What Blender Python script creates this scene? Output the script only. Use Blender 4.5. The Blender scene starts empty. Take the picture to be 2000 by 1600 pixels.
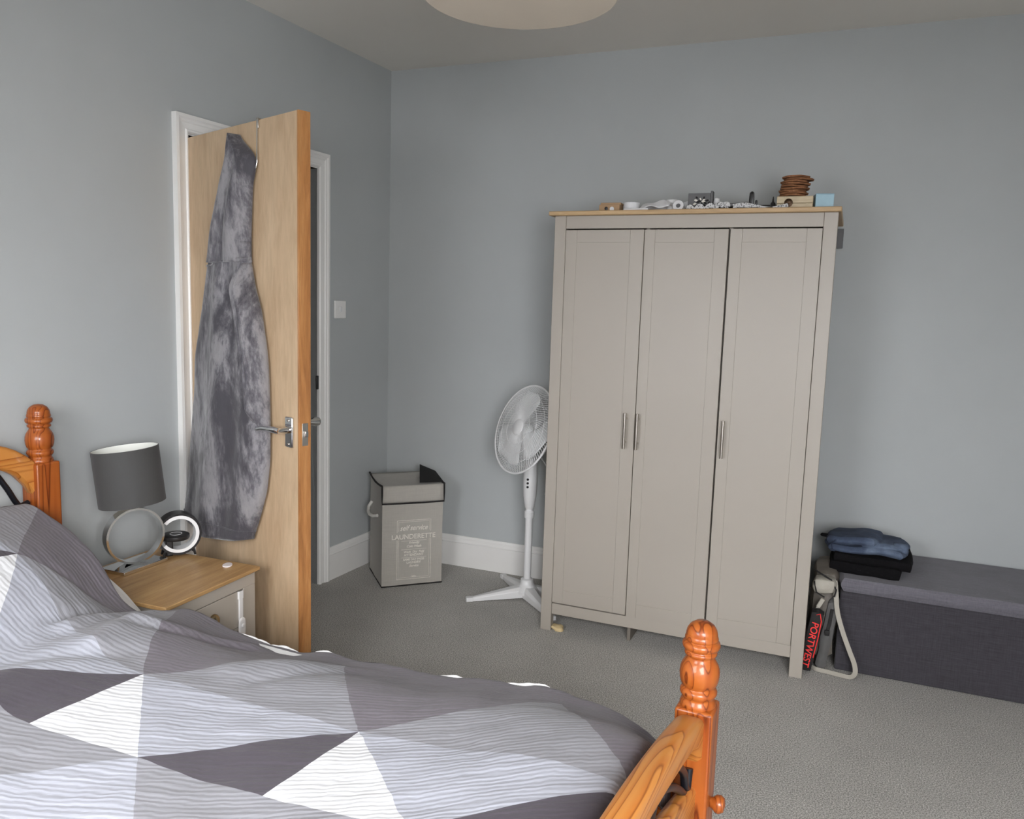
import bpy, bmesh, math, random
from mathutils import Vector, Matrix, noise as mnoise
random.seed(7)
R = math.radians
S = bpy.context.scene
C = S.collection

# ------------------------------------------------------------------ camera, world, light, exposure
cam_d = bpy.data.cameras.new('camera'); cam = bpy.data.objects.new('camera', cam_d); C.objects.link(cam)
cam_d.sensor_width = 36.0; cam_d.sensor_fit = 'HORIZONTAL'
cam_d.lens = 36.0 * 1575.0 / 2000.0
cam_d.clip_start = 0.02
cr = Vector((0.92577409, 0.37683216, 0.03065705)); cu = Vector((-0.07605413, 0.10618657, 0.9914334)); cb = Vector((0.37034862, -0.92017495, 0.12696442))
cam.matrix_world = Matrix(((cr.x, cu.x, cb.x, 2.25350), (cr.y, cu.y, cb.y, -3.78584), (cr.z, cu.z, cb.z, 1.38361), (0, 0, 0, 1)))
S.camera = cam
S.view_settings.view_transform = 'Standard'; S.view_settings.look = 'None'
S.view_settings.gamma = 1.0; S.view_settings.use_curve_mapping = False
S.view_settings.exposure = 0.0
W = bpy.data.worlds.new('overcast'); S.world = W; W.use_nodes = True
wn = W.node_tree.nodes; wl = W.node_tree.links
bg = wn['Background']; bg.inputs[0].default_value = (0.80, 0.88, 1.0, 1); bg.inputs[1].default_value = 1.0

def area(name, loc, target, sx, sy, power, color):
    l = bpy.data.lights.new(name, 'AREA'); l.shape = 'RECTANGLE'; l.size = sx; l.size_y = sy; l.energy = power; l.color = color
    o = bpy.data.objects.new(name, l); C.objects.link(o); o.location = loc
    d = Vector(target) - Vector(loc); o.rotation_euler = d.to_track_quat('-Z', 'Y').to_euler()
    return o
# overcast daylight entering by the two window openings behind the camera
WINS = ((0.62, 1.62), (2.36, 3.42)); WZ1, WZ2, WY = 0.72, 2.0, -4.43
for (wx1, wx2), pw, tx in zip(WINS, (48.0, 96.0), (-.15, -1.0)):
    xc = (wx1+wx2)/2
    area('window_daylight', (xc, WY+.10, (WZ1+WZ2)/2), (xc+tx, -3.05, -.18), wx2-wx1-.1, WZ2-WZ1-.1, pw, (.99, .985, 1.0)).data.spread = R(150)

# ------------------------------------------------------------------ materials
def newmat(name):
    m = bpy.data.materials.new(name); m.use_nodes = True
    nt = m.node_tree; b = nt.nodes['Principled BSDF']
    return m, nt, b
def lin(c):  # sRGB 0-255 -> linear
    return tuple(((v/255)/12.92 if v/255 <= .04045 else ((v/255+.055)/1.055)**2.4) for v in c)
def coords(nt, kind='Object', scale=(1, 1, 1), rot=(0, 0, 0)):
    tc = nt.nodes.new('ShaderNodeTexCoord'); mp = nt.nodes.new('ShaderNodeMapping')
    mp.inputs['Scale'].default_value = scale; mp.inputs['Rotation'].default_value = rot
    nt.links.new(tc.outputs[kind], mp.inputs['Vector']); return mp.outputs['Vector']
def noise_tex(nt, vec, scale, detail=4, rough=.5, dist=0.0):
    n = nt.nodes.new('ShaderNodeTexNoise'); n.inputs['Scale'].default_value = scale; n.inputs['Detail'].default_value = detail
    n.inputs['Roughness'].default_value = rough; n.inputs['Distortion'].default_value = dist
    if vec is not None: nt.links.new(vec, n.inputs['Vector'])
    return n
def ramp(nt, fac, stops, interp='LINEAR'):
    r = nt.nodes.new('ShaderNodeValToRGB'); r.color_ramp.interpolation = interp
    el = r.color_ramp.elements
    while len(el) < len(stops): el.new(.5)
    for e, (p, c) in zip(el, stops):
        e.position = p; e.color = tuple(c)+(1,) if len(c) == 3 else c
    nt.links.new(fac, r.inputs['Fac']); return r.outputs['Color']
def bump(nt, b, height, strength, dist=.01, prev=None):
    n = nt.nodes.new('ShaderNodeBump'); n.inputs['Strength'].default_value = strength; n.inputs['Distance'].default_value = dist
    nt.links.new(height, n.inputs['Height'])
    if prev is not None: nt.links.new(prev, n.inputs['Normal'])
    nt.links.new(n.outputs['Normal'], b.inputs['Normal']); return n.outputs['Normal']
def mul(c, k): return tuple(min(1, v*k) for v in c)
def plain(name, col, rough=.5, metal=0, var=.06, nscale=12, bs=0.0, bscale=80, coat=0, sheen=0, stretch=(1, 1, 1), spec=.5, kind='Object'):
    m, nt, b = newmat(name)
    v = coords(nt, kind, stretch)
    n = noise_tex(nt, v, nscale, 5)
    nt.links.new(ramp(nt, n.outputs['Fac'], [(.3, mul(col, 1-var)), (.7, mul(col, 1+var))]), b.inputs['Base Color'])
    b.inputs['Roughness'].default_value = rough; b.inputs['Metallic'].default_value = metal
    b.inputs['Coat Weight'].default_value = coat; b.inputs['Coat Roughness'].default_value = .12
    b.inputs['Sheen Weight'].default_value = sheen; b.inputs['Specular IOR Level'].default_value = spec
    if bs: bump(nt, b, noise_tex(nt, v, bscale, 4).outputs['Fac'], bs, .004)
    return m
def wood(name, c1, c2, c3, stretch, rough=.45, coat=0, scale=6.0, dist=1.2, bs=.05, knots=True):
    m, nt, b = newmat(name)
    v = coords(nt, 'Object', stretch)
    n1 = noise_tex(nt, v, scale, 6, .6, dist)
    c = ramp(nt, n1.outputs['Fac'], [(.28, c1), (.5, c2), (.72, c3)])
    n2 = noise_tex(nt, v, scale*9, 3, .6, .3)
    mx = nt.nodes.new('ShaderNodeMix'); mx.data_type = 'RGBA'; mx.blend_type = 'MULTIPLY'; mx.inputs[0].default_value = .35
    nt.links.new(c, mx.inputs[6]); nt.links.new(ramp(nt, n2.outputs['Fac'], [(.35, (.62, .58, .52)), (.6, (1, 1, 1))]), mx.inputs[7])
    nt.links.new(mx.outputs[2], b.inputs['Base Color'])
    b.inputs['Roughness'].default_value = rough; b.inputs['Coat Weight'].default_value = coat; b.inputs['Coat Roughness'].default_value = .08
    if bs: bump(nt, b, n2.outputs['Fac'], bs, .002)
    return m
def ringwood(name, light, mid, dark, axis, coat=.6, rings=24.0, seed=(0, 0, 0)):
    # varnished pine with sharp growth lines running along the piece's axis
    m, nt, b = newmat(name)
    st = {'X': (.1, 1, 1), 'Y': (1, .05, 1), 'Z': (1, 1, .03)}[axis]
    v = coords(nt, 'Object', st)
    mp = nt.nodes.new('ShaderNodeMapping'); mp.inputs['Location'].default_value = seed; nt.links.new(v, mp.inputs['Vector'])
    n = noise_tex(nt, mp.outputs['Vector'], 5.0, 3, .45, .4)
    mt = nt.nodes.new('ShaderNodeMath'); mt.operation = 'MULTIPLY'; mt.inputs[1].default_value = rings; nt.links.new(n.outputs['Fac'], mt.inputs[0])
    fr = nt.nodes.new('ShaderNodeMath'); fr.operation = 'FRACT'; nt.links.new(mt.outputs[0], fr.inputs[0])
    c = ramp(nt, fr.outputs[0], [(0, mid), (.45, light), (.80, light), (.90, dark), (1.0, mid)])
    nt.links.new(c, b.inputs['Base Color'])
    b.inputs['Roughness'].default_value = .42; b.inputs['Specular IOR Level'].default_value = .3; b.inputs['Coat Weight'].default_value = coat; b.inputs['Coat Roughness'].default_value = .08
    bump(nt, b, n.outputs['Fac'], .04, .002)
    return m

M = {}
WALLC = lin((178, 182, 182))
def wallmat():
    m, nt, b = newmat('wall_paint')
    v = coords(nt, 'Object')
    n = noise_tex(nt, v, 1.3, 4, .6)
    nt.links.new(ramp(nt, n.outputs['Fac'], [(.35, mul(WALLC, .965)), (.65, mul(WALLC, 1.02))]), b.inputs['Base Color'])
    b.inputs['Roughness'].default_value = .62; b.inputs['Specular IOR Level'].default_value = .35
    bump(nt, b, noise_tex(nt, v, 22, 6, .65).outputs['Fac'], .12, .004)
    return m
M['wall'] = wallmat()
M['ceiling'] = plain('ceiling_paint', lin((228, 224, 216)), .85, var=.02, nscale=2, bs=.08, bscale=30)
M['white'] = plain('white_gloss_paint', lin((232, 231, 228)), .35, var=.02, nscale=6)
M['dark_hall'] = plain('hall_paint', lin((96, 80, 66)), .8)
M['cream'] = plain('cream_laminate', lin((165, 158, 148)), .42, var=.012, nscale=3)
M['gap'] = plain('darker_cream_board', lin((120, 113, 104)), .7)  # darker than the cream, for the wardrobe's support feet
M['brushed'] = plain('brushed_steel', lin((190, 184, 176)), .28, metal=1, var=.05, nscale=40, stretch=(1, 1, .05))
M['chrome'] = plain('chrome', lin((225, 225, 225)), .06, metal=1, var=.01)
M['bronze'] = plain('antique_brass', lin((150, 135, 108)), .25, metal=1, var=.1)
M['oak_top'] = wood('oak_laminate_along_x', lin((168, 138, 98)), lin((184, 154, 114)), lin((194, 166, 126)), (.6, 9, 9), .45, 0, 3.0)
M['oak_night'] = wood('oak_laminate_nightstand', lin((150, 115, 72)), lin((172, 136, 90)), lin((186, 152, 104)), (7, .5, 7), .38, 0, 3.2, 1.6)
M['veneer'] = wood('door_veneer', lin((186, 158, 126)), lin((198, 172, 140)), lin((206, 181, 150)), (2.6, 2.6, .55), .5, .1, 1.7, 2.4, .03)
M['lipping'] = wood('door_edge_lipping', lin((140, 92, 52)), lin((172, 118, 68)), lin((188, 138, 86)), (9, 9, .8), .45, .1, 2.5, 1.5)
PL_, PM_, PD_ = lin((226, 132, 44)), lin((208, 108, 30)), lin((146, 58, 12))
M['pine_z'] = ringwood('varnished_pine_post', lin((158, 84, 32)), lin((142, 68, 22)), lin((92, 36, 6)), 'Z', coat=.3, rings=30)
M['pine_y'] = ringwood('varnished_pine_rail', lin((190, 126, 60)), lin((176, 106, 44)), lin((136, 74, 24)), 'Y', coat=.3, rings=30, seed=(3.1, 1.2, .4))
M['pine_x'] = ringwood('varnished_pine_side', PL_, PM_, PD_, 'X', rings=14)
M['iron'] = plain('black_iron', lin((26, 26, 32)), .35, metal=.3)
M['plastic_white'] = plain('white_plastic', lin((222, 222, 222)), .38, var=.01)
M['plastic_grey'] = plain('pale_grey_plastic', lin((222, 224, 224)), .45, var=.01)
M['plastic_black'] = plain('black_plastic', lin((30, 29, 30)), .35, var=.05)
M['cotton_white'] = plain('white_cotton', lin((218, 218, 217)), .85, var=.02, bs=.2, bscale=60, sheen=.1)
M['shade_grey'] = plain('grey_lamp_fabric', lin((63, 63, 62)), .8, var=.03, nscale=200, sheen=.1)
M['shade_white'] = plain('white_shade_lining', lin((232, 234, 228)), .8, var=.01)
M['black_trim'] = plain('black_bias_tape', lin((22, 20, 20)), .8)
M['rope'] = plain('white_rope', lin((214, 212, 206)), .9, bs=.5, bscale=300)
M['print'] = plain('white_print', lin((224, 220, 210)), .8, var=.1, nscale=60)
M['card_brown'] = plain('kraft_cardboard', lin((170, 140, 108)), .8)
M['cork'] = wood('bark_edged_wood', lin((92, 58, 34)), lin((134, 88, 54)), lin((160, 112, 74)), (3, 3, 30), .8, 0, 6)
M['pale_wood'] = wood('pale_wood_box', lin((186, 168, 138)), lin((204, 188, 158)), lin((214, 200, 172)), (1, 8, 12), .6, 0, 4)
M['blue_card'] = plain('pale_blue_card', lin((156, 190, 204)), .35, var=.05, nscale=20)
M['grey_card'] = plain('dark_grey_card', lin((96, 96, 97)), .6)
M['paper'] = plain('white_paper', lin((222, 222, 224)), .6, var=.04, nscale=30)
M['foil'] = plain('crumpled_polythene', lin((205, 206, 208)), .3, var=.1, nscale=30, bs=.5, bscale=50)
M['black_cloth'] = plain('black_cloth', lin((16, 15, 17)), .95, bs=.3, bscale=120, spec=.15)
M['taupe'] = plain('taupe_nylon', lin((100, 94, 86)), .6, var=.12, nscale=20, bs=.4, bscale=25)
M['grey_canvas'] = plain('dark_grey_canvas', lin((88, 87, 86)), .8, var=.12, nscale=18, bs=.4, bscale=25)
M['strap'] = plain('pale_grey_webbing', lin((168, 163, 152)), .7, bs=.3, bscale=300)
M['red'] = plain('red_print', lin((232, 52, 50)), .5)
M['crumb'] = plain('pale_chipboard', lin((205, 184, 140)), .8)
M['glass'] = plain('window_glass', (.8, .85, .9), .02)
M['hinge'] = plain('satin_hinge', lin((170, 166, 158)), .35, metal=.8)
M['label_white'] = plain('shiny_white_sticker', lin((228, 220, 220)), .3)

def carpet():
    m, nt, b = newmat('grey_cut_pile_carpet')
    v = coords(nt, 'Object')
    n1 = noise_tex(nt, v, 230, 3, .8)
    n2 = noise_tex(nt, v, 5, 5, .6)
    c1 = ramp(nt, n1.outputs['Fac'], [(.38, lin((108, 105, 98))), (.5, lin((172, 169, 162))), (.62, lin((226, 223, 216)))])
    mx = nt.nodes.new('ShaderNodeMix'); mx.data_type = 'RGBA'; mx.blend_type = 'MULTIPLY'; mx.inputs[0].default_value = 1
    nt.links.new(c1, mx.inputs[6]); nt.links.new(ramp(nt, n2.outputs['Fac'], [(.3, (.88, .88, .88)), (.7, (1.0, 1.0, 1.0))]), mx.inputs[7])
    nt.links.new(mx.outputs[2], b.inputs['Base Color'])
    b.inputs['Roughness'].default_value = .95; b.inputs['Sheen Weight'].default_value = .25; b.inputs['Specular IOR Level'].default_value = .1
    bump(nt, b, n1.outputs['Fac'], .7, .006)
    return m
M['carpet'] = carpet()

def linen(name, c, amt=.18):
    m, nt, b = newmat(name)
    vx = coords(nt, 'Object', (9, 9, 260)); vz = coords(nt, 'Object', (240, 240, 14)); vy = coords(nt, 'Object', (14, 260, 260))
    n1 = noise_tex(nt, vx, 1.0, 3, .6); n2 = noise_tex(nt, vz, 1.0, 3, .6); n3 = noise_tex(nt, vy, 1.0, 3, .6)
    a = nt.nodes.new('ShaderNodeMath'); a.operation = 'ADD'; nt.links.new(n1.outputs['Fac'], a.inputs[0]); nt.links.new(n2.outputs['Fac'], a.inputs[1])
    a2 = nt.nodes.new('ShaderNodeMath'); a2.operation = 'ADD'; nt.links.new(a.outputs[0], a2.inputs[0]); nt.links.new(n3.outputs['Fac'], a2.inputs[1])
    d = nt.nodes.new('ShaderNodeMath'); d.operation = 'MULTIPLY'; d.inputs[1].default_value = .3333; nt.links.new(a2.outputs[0], d.inputs[0])
    nt.links.new(ramp(nt, d.outputs[0], [(.38, mul(c, 1-amt)), (.62, mul(c, 1+amt))]), b.inputs['Base Color'])
    b.inputs['Roughness'].default_value = .9; b.inputs['Sheen Weight'].default_value = .15; b.inputs['Specular IOR Level'].default_value = .2
    bump(nt, b, d.outputs[0], .5, .003)
    return m
M['linen_dark'] = linen('charcoal_linen', lin((62, 60, 65)), .25)
M['hamper'] = linen('grey_hamper_fabric', lin((172, 168, 160)), .06)

def denim():
    m, nt, b = newmat('washed_denim')
    v = coords(nt, 'Object', (1, 1, 1))
    n = noise_tex(nt, v, 7, 4, .6); n2 = noise_tex(nt, v, 260, 2)
    c = ramp(nt, n.outputs['Fac'], [(.3, lin((40, 47, 64))), (.52, lin((66, 78, 100))), (.72, lin((108, 122, 142)))])
    nt.links.new(c, b.inputs['Base Color']); b.inputs['Roughness'].default_value = .9
    bump(nt, b, n2.outputs['Fac'], .4, .003); return m
M['denim'] = denim()

def velvet():
    m, nt, b = newmat('crushed_velvet_fleece')
    v = coords(nt, 'Object', (1.5, 1.5, .62))
    n = noise_tex(nt, v, 4.0, 9, .70, .35)
    v2 = coords(nt, 'Object', (3, 3, 1.0)); n2 = noise_tex(nt, v2, 30, 3, .6)
    a = nt.nodes.new('ShaderNodeMath'); a.operation = 'MULTIPLY_ADD'; a.inputs[1].default_value = .12; nt.links.new(n2.outputs['Fac'], a.inputs[0]); nt.links.new(n.outputs['Fac'], a.inputs[2])
    c = ramp(nt, a.outputs[0], [(.5, lin((66, 64, 70))), (.555, lin((94, 92, 97))), (.61, lin((130, 128, 131))), (.76, lin((150, 148, 149)))])
    nt.links.new(c, b.inputs['Base Color']); b.inputs['Roughness'].default_value = .75
    b.inputs['Sheen Weight'].default_value = .35; b.inputs['Sheen Roughness'].default_value = .4
    bump(nt, b, a.outputs[0], .35, .012); return m
M['velvet'] = velvet()

def quilt(name, c):
    m, nt, b = newmat(name)
    uv = nt.nodes.new('ShaderNodeUVMap'); uv.uv_map = 'weave'
    mp = nt.nodes.new('ShaderNodeMapping'); mp.inputs['Scale'].default_value = (4.5, 34, 1); nt.links.new(uv.outputs[0], mp.inputs['Vector'])
    n = noise_tex(nt, mp.outputs['Vector'], 1.6, 4, .55, .35)
    mp2 = nt.nodes.new('ShaderNodeMapping'); mp2.inputs['Scale'].default_value = (60, 500, 1); nt.links.new(uv.outputs[0], mp2.inputs['Vector'])
    n2 = noise_tex(nt, mp2.outputs['Vector'], 1, 2)
    nt.links.new(ramp(nt, n.outputs['Fac'], [(.3, mul(c, .97)), (.6, mul(c, 1.02))]), b.inputs['Base Color'])
    b.inputs['Roughness'].default_value = .78; b.inputs['Sheen Weight'].default_value = .12; b.inputs['Specular IOR Level'].default_value = .25
    wv = nt.nodes.new('ShaderNodeTexWave'); wv.wave_type = 'BANDS'; wv.bands_direction = 'Y'; wv.inputs['Scale'].default_value = 23.0
    wv.inputs['Distortion'].default_value = 4.5; wv.inputs['Detail'].default_value = 2; wv.inputs['Detail Scale'].default_value = 1.0
    nt.links.new(uv.outputs[0], wv.inputs['Vector'])
    p0 = bump(nt, b, wv.outputs['Fac'], .24, .004)
    p = bump(nt, b, n.outputs['Fac'], .35, .005, p0)
    bump(nt, b, n2.outputs['Fac'], .15, .002, p)
    return m
QU = [quilt('quilt_white', lin((204, 205, 207))), quilt('quilt_pale_lavender_grey', lin((156, 158, 167))),
      quilt('quilt_mid_grey', lin((132, 132, 137))), quilt('quilt_mauve_grey', lin((101, 96, 102))), quilt('quilt_dark_mauve', lin((68, 63, 70)))]

# ------------------------------------------------------------------ mesh helpers
class MB:
    def __init__(s): s.bm = bmesh.new()
    def _x(s, vs, rot, loc):
        mt = Matrix.Translation(Vector(loc)) @ (rot.to_4x4() if rot is not None else Matrix())
        for v in vs: v.co = mt @ v.co
    def box(s, x0, x1, y0, y1, z0, z1, rot=None, loc=(0, 0, 0)):
        r = bmesh.ops.create_cube(s.bm, size=1)['verts']
        for v in r: v.co = Vector(((x0+x1)/2+v.co.x*(x1-x0), (y0+y1)/2+v.co.y*(y1-y0), (z0+z1)/2+v.co.z*(z1-z0)))
        s._x(r, rot, loc); return s
    def lathe(s, prof, seg=48, rot=None, loc=(0, 0, 0), cap=True):
        rings = []; allv = []
        for (rr, z) in prof:
            ring = [s.bm.verts.new((rr*math.cos(2*math.pi*k/seg), rr*math.sin(2*math.pi*k/seg), z)) for k in range(seg)]
            rings.append(ring); allv += ring
        for a, b in zip(rings, rings[1:]):
            for k in range(seg): s.bm.faces.new((a[k], a[(k+1) % seg], b[(k+1) % seg], b[k]))
        if cap:
            if prof[0][0] > 1e-5: s.bm.faces.new(rings[0][::-1])
            if prof[-1][0] > 1e-5: s.bm.faces.new(rings[-1])
        s._x(allv, rot, loc); return s
    def tube(s, pts, r, seg=10, cap=True, closed=False, flat=None):
        # flat=(w,h,up): rectangular-ish section
        P = [Vector(p) for p in pts]; n = len(P); rings = []
        prev = None
        for i in range(n):
            if closed: t = P[(i+1) % n]-P[i-1]
            else: t = P[min(i+1, n-1)]-P[max(i-1, 0)]
            t.normalize()
            if flat is not None and len(flat) > 2: ref = Vector(flat[2])
            elif prev is None: ref = Vector((0, 0, 1)) if abs(t.z) < .9 else Vector((1, 0, 0))
            else: ref = prev
            a = t.cross(ref); a.normalize(); b = a.cross(t); b.normalize(); prev = b
            rr = r[i] if isinstance(r, (list, tuple)) else r
            ring = []
            for k in range(seg):
                th = 2*math.pi*k/seg
                if flat is not None:
                    c, sn = math.cos(th), math.sin(th)
                    cc = math.copysign(abs(c)**.35, c); ss = math.copysign(abs(sn)**.35, sn)
                    off = a*(cc*flat[0]/2)+b*(ss*flat[1]/2)
                else: off = a*(math.cos(th)*rr)+b*(math.sin(th)*rr)
                ring.append(s.bm.verts.new(P[i]+off))
            rings.append(ring)
        m = n if closed else n-1
        for i in range(m):
            A, B = rings[i], rings[(i+1) % n]
            for k in range(seg): s.bm.faces.new((A[k], A[(k+1) % seg], B[(k+1) % seg], B[k]))
        if cap and not closed:
            s.bm.faces.new(rings[0][::-1]); s.bm.faces.new(rings[-1])
        return s
    def prism(s, poly, z0, z1, rot=None, loc=(0, 0, 0)):
        a = [s.bm.verts.new((x, y, z0)) for x, y in poly]; b = [s.bm.verts.new((x, y, z1)) for x, y in poly]
        s.bm.faces.new(a[::-1]); s.bm.faces.new(b)
        for k in range(len(poly)): s.bm.faces.new((a[k], a[(k+1) % len(poly)], b[(k+1) % len(poly)], b[k]))
        s._x(a+b, rot, loc); return s
    def grid(s, P, closed_u=False):
        V = [[s.bm.verts.new(p) for p in row] for row in P]
        nu = len(V[0])
        for i in range(len(V)-1):
            for k in range(nu if closed_u else nu-1):
                s.bm.faces.new((V[i][k], V[i][(k+1) % nu], V[i+1][(k+1) % nu], V[i+1][k]))
        return V
    def soft(s, size, p=.35, n=14, rot=None, loc=(0, 0, 0), amp=0, fr=6, seed=0, fn=None):
        # rounded, slightly lumpy block
        bm2 = bmesh.new(); bmesh.ops.create_cube(bm2, size=2)
        bmesh.ops.subdivide_edges(bm2, edges=bm2.edges[:], cuts=n, use_grid_fill=True)
        mp = {}
        for v in bm2.verts:
            c = v.co.copy(); q = c.normalized()
            m = max(abs(q.x), abs(q.y), abs(q.z)); cube = q/m
            e = cube*(1-p)+q*p*1.25
            e = Vector((e.x, e.y, e.z))
            w = Vector((e.x*size[0]/2, e.y*size[1]/2, e.z*size[2]/2))
            if fn: w = fn(w, e)
            if amp:
                w += q*amp*mnoise.noise(w*fr+Vector((seed, seed*2, 0)))
            mp[v] = w
        vs = {v: s.bm.verts.new(mp[v]) for v in bm2.verts}
        for f in bm2.faces: s.bm.faces.new([vs[v] for v in f.verts])
        s._x(list(vs.values()), rot, loc); bm2.free(); return s
    def build(s, name, mat, parent=None, bevel=0, smooth=False, seg=2, sub=0, world=False, angle=40, recalc=True):
        if recalc: bmesh.ops.recalc_face_normals(s.bm, faces=s.bm.faces[:])
        me = bpy.data.meshes.new(name); s.bm.to_mesh(me); s.bm.free()
        if isinstance(mat, (list, tuple)):
            for q in mat: me.materials.append(q)
        else: me.materials.append(mat)
        o = bpy.data.objects.new(name, me); C.objects.link(o)
        if parent is not None:
            o.parent = parent
            if world:
                root = parent
                ch = []
                while root is not None: ch.append(root.matrix_basis.copy()); root = root.parent
                mt = Matrix()
                for q in reversed(ch): mt = mt @ q
                me.transform(mt.inverted())
        if bevel:
            bv = o.modifiers.new('bevel', 'BEVEL'); bv.width = bevel; bv.segments = seg; bv.limit_method = 'ANGLE'; bv.angle_limit = R(35); bv.harden_normals = False
        if sub:
            sb = o.modifiers.new('sub', 'SUBSURF'); sb.levels = sub; sb.render_levels = sub
        if smooth or bevel:
            for f in me.polygons: f.use_smooth = True
            if not smooth or angle < 180:
                try: me.set_sharp_from_angle(angle=R(angle))
                except Exception: pass
        return o
def tag(o, label=None, cat=None, group=None, kind=None):
    if label: o['label'] = label
    if cat: o['category'] = cat
    if group: o['group'] = group
    if kind: o['kind'] = kind
    return o
def thing(name, label, cat, loc=(0, 0, 0), rotz=0, group=None):
    o = bpy.data.objects.new(name, None); C.objects.link(o); o.location = loc; o.rotation_euler = (0, 0, rotz); o.empty_display_size = .05
    return tag(o, label, cat, group)
def single(name, mb, mat, loc, label, cat, group=None, rot=None, **k):
    o = mb.build(name, mat, **k); o.location = loc
    if rot is not None: o.rotation_euler = rot
    return tag(o, label, cat, group)
def struct(name, mb, mat, parent=None, **k):
    o = mb.build(name, mat, parent, **k)
    if parent is None: o['kind'] = 'structure'
    return o
def lerp_table(T, x):
    if x <= T[0][0]: return T[0][1]
    for (a, b), (c, d) in zip(T, T[1:]):
        if x <= c:
            t = (x-a)/(c-a); return b+(d-b)*t
    return T[-1][1]
def smooth_table(T, x, w=.03):
    return sum(lerp_table(T, x+w*k) for k in (-1.5, -.75, 0, .75, 1.5))/5
def sstep(a, b, x):
    t = max(0, min(1, (x-a)/(b-a))); return t*t*(3-2*t)
def text_mb(txt, size, shear=0, extrude=.0004, align='CENTER', spacing=1.0, sx=1.0):
    cu_ = bpy.data.curves.new('lettering', 'FONT'); cu_.body = txt; cu_.size = size; cu_.shear = shear; cu_.extrude = extrude
    cu_.offset = .0004; cu_.align_x = align; cu_.space_character = spacing
    o = bpy.data.objects.new('lettering', cu_); C.objects.link(o)
    dg = bpy.context.evaluated_depsgraph_get(); dg.update()
    me = o.evaluated_get(dg).to_mesh()
    mb = MB(); mb.bm.from_mesh(me); o.evaluated_get(dg).to_mesh_clear()
    bpy.data.objects.remove(o); bpy.data.curves.remove(cu_)
    for v in mb.bm.verts: v.co.x *= sx
    return mb
def addmb(dst, src, mt):
    me = bpy.data.meshes.new('tmp'); src.bm.to_mesh(me); src.bm.free(); me.transform(mt)
    dst.bm.from_mesh(me); bpy.data.meshes.remove(me)

# ------------------------------------------------------------------ room shell
A_ = 0.0596                      # the left wall leans a few degrees off square
H = 2.5696
LR = Matrix.Rotation(-A_, 4, 'Z')
def lw(x, s, z=0):               # left-wall frame: x out of the wall, s along it from the corner
    return LR @ Vector((x, -s, z))
def lwbox(mb, x0, x1, s0, s1, z0, z1):
    n = len(mb.bm.verts); mb.bm.verts.ensure_lookup_table()
    mb.box(x0, x1, -s1, -s0, z0, z1); mb.bm.verts.ensure_lookup_table()
    for v in list(mb.bm.verts)[n:]: v.co = LR @ v.co
    return mb
XR, YR = 3.62, -4.45
struct('floor', MB().box(-1.4, XR+.12, YR-.12, .12, -.06, 0), M['carpet'])
struct('ceiling', MB().box(-1.4, XR+.12, YR-.12, .12, H, H+.06), M['ceiling'])
struct('wall_back', MB().box(-.1, XR+.1, 0, .1, 0, H), M['wall'])
struct('wall_right', MB().box(XR, XR+.1, YR, 0, 0, H), M['wall'])
S0, S1, ZO = .5919, 1.3541, 1.985  # door opening
wl_ = MB(); lwbox(wl_, -.1, 0, 0, S0, 0, H); lwbox(wl_, -.1, 0, S1, 5.1, 0, H); lwbox(wl_, -.1, 0, S0, S1, ZO, H)
struct('wall_left', wl_, M['wall'])
wr = MB(); xs = [-.6, WINS[0][0], WINS[0][1], WINS[1][0], WINS[1][1], XR+.1]
for k in (0, 2, 4): wr.box(xs[k], xs[k+1], YR-.1, YR, 0, H)
for a, b in WINS: wr.box(a, b, YR-.1, YR, 0, WZ1); wr.box(a, b, YR-.1, YR, WZ2, H)
struct('wall_rear', wr, M['wall'])
for k, (a, b) in enumerate(WINS):
    wf = MB()
    for x0, x1, z0, z1 in ((a, b, WZ1, WZ1+.06), (a, b, WZ2-.06, WZ2), (a, a+.06, WZ1, WZ2), (b-.06, b, WZ1, WZ2), (a, b, 1.50, 1.55)):
        wf.box(x0, x1, YR-.075, YR-.02, z0, z1)
    w1 = struct('window_%d' % (k+1), wf, M['white'], bevel=.004)
    struct('pane', MB().box(a+.02, b-.02, YR-.055, YR-.049, WZ1+.02, WZ2-.02), M['glass'], w1)
    struct('window_sill', MB().box(a-.05, b+.05, YR-.02, YR+.10, WZ1-.03, WZ1), M['white'], w1, bevel=.006)
for n_ in M['glass'].node_tree.nodes:
    if n_.type == 'BSDF_PRINCIPLED': n_.inputs['Transmission Weight'].default_value = 1; n_.inputs['IOR'].default_value = 1.1
# hallway seen past the door
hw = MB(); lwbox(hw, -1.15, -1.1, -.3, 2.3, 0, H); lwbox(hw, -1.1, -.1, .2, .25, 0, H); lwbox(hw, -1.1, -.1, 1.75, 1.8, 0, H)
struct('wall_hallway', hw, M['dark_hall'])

# skirting with an ogee top, swept along each wall
def skirt_prof(t=.020, h=.162):
    return [(0, 0), (t, 0), (t, h-.036), (t+.002, h-.032), (t-.002, h-.026), (t-.004, h-.018), (t-.010, h-.010), (t-.013, h-.002), (t-.015, h), (0, h)]
def sweep(mb, prof, a, b, nrm):
    a, b, nrm = Vector(a), Vector(b), Vector(nrm)
    va = [mb.bm.verts.new(a+nrm*x+Vector((0, 0, z))) for x, z in prof]; vb = [mb.bm.verts.new(b+nrm*x+Vector((0, 0, z))) for x, z in prof]
    n = len(prof)
    for k in range(n): mb.bm.faces.new((va[k], va[(k+1) % n], vb[(k+1) % n], vb[k]))
    mb.bm.faces.new(va); mb.bm.faces.new(vb[::-1])
mb = MB(); sweep(mb, skirt_prof(), (0, 0, 0), (XR, 0, 0), (0, -1, 0)); struct('baseboard_back', mb, M['white'])
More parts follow.
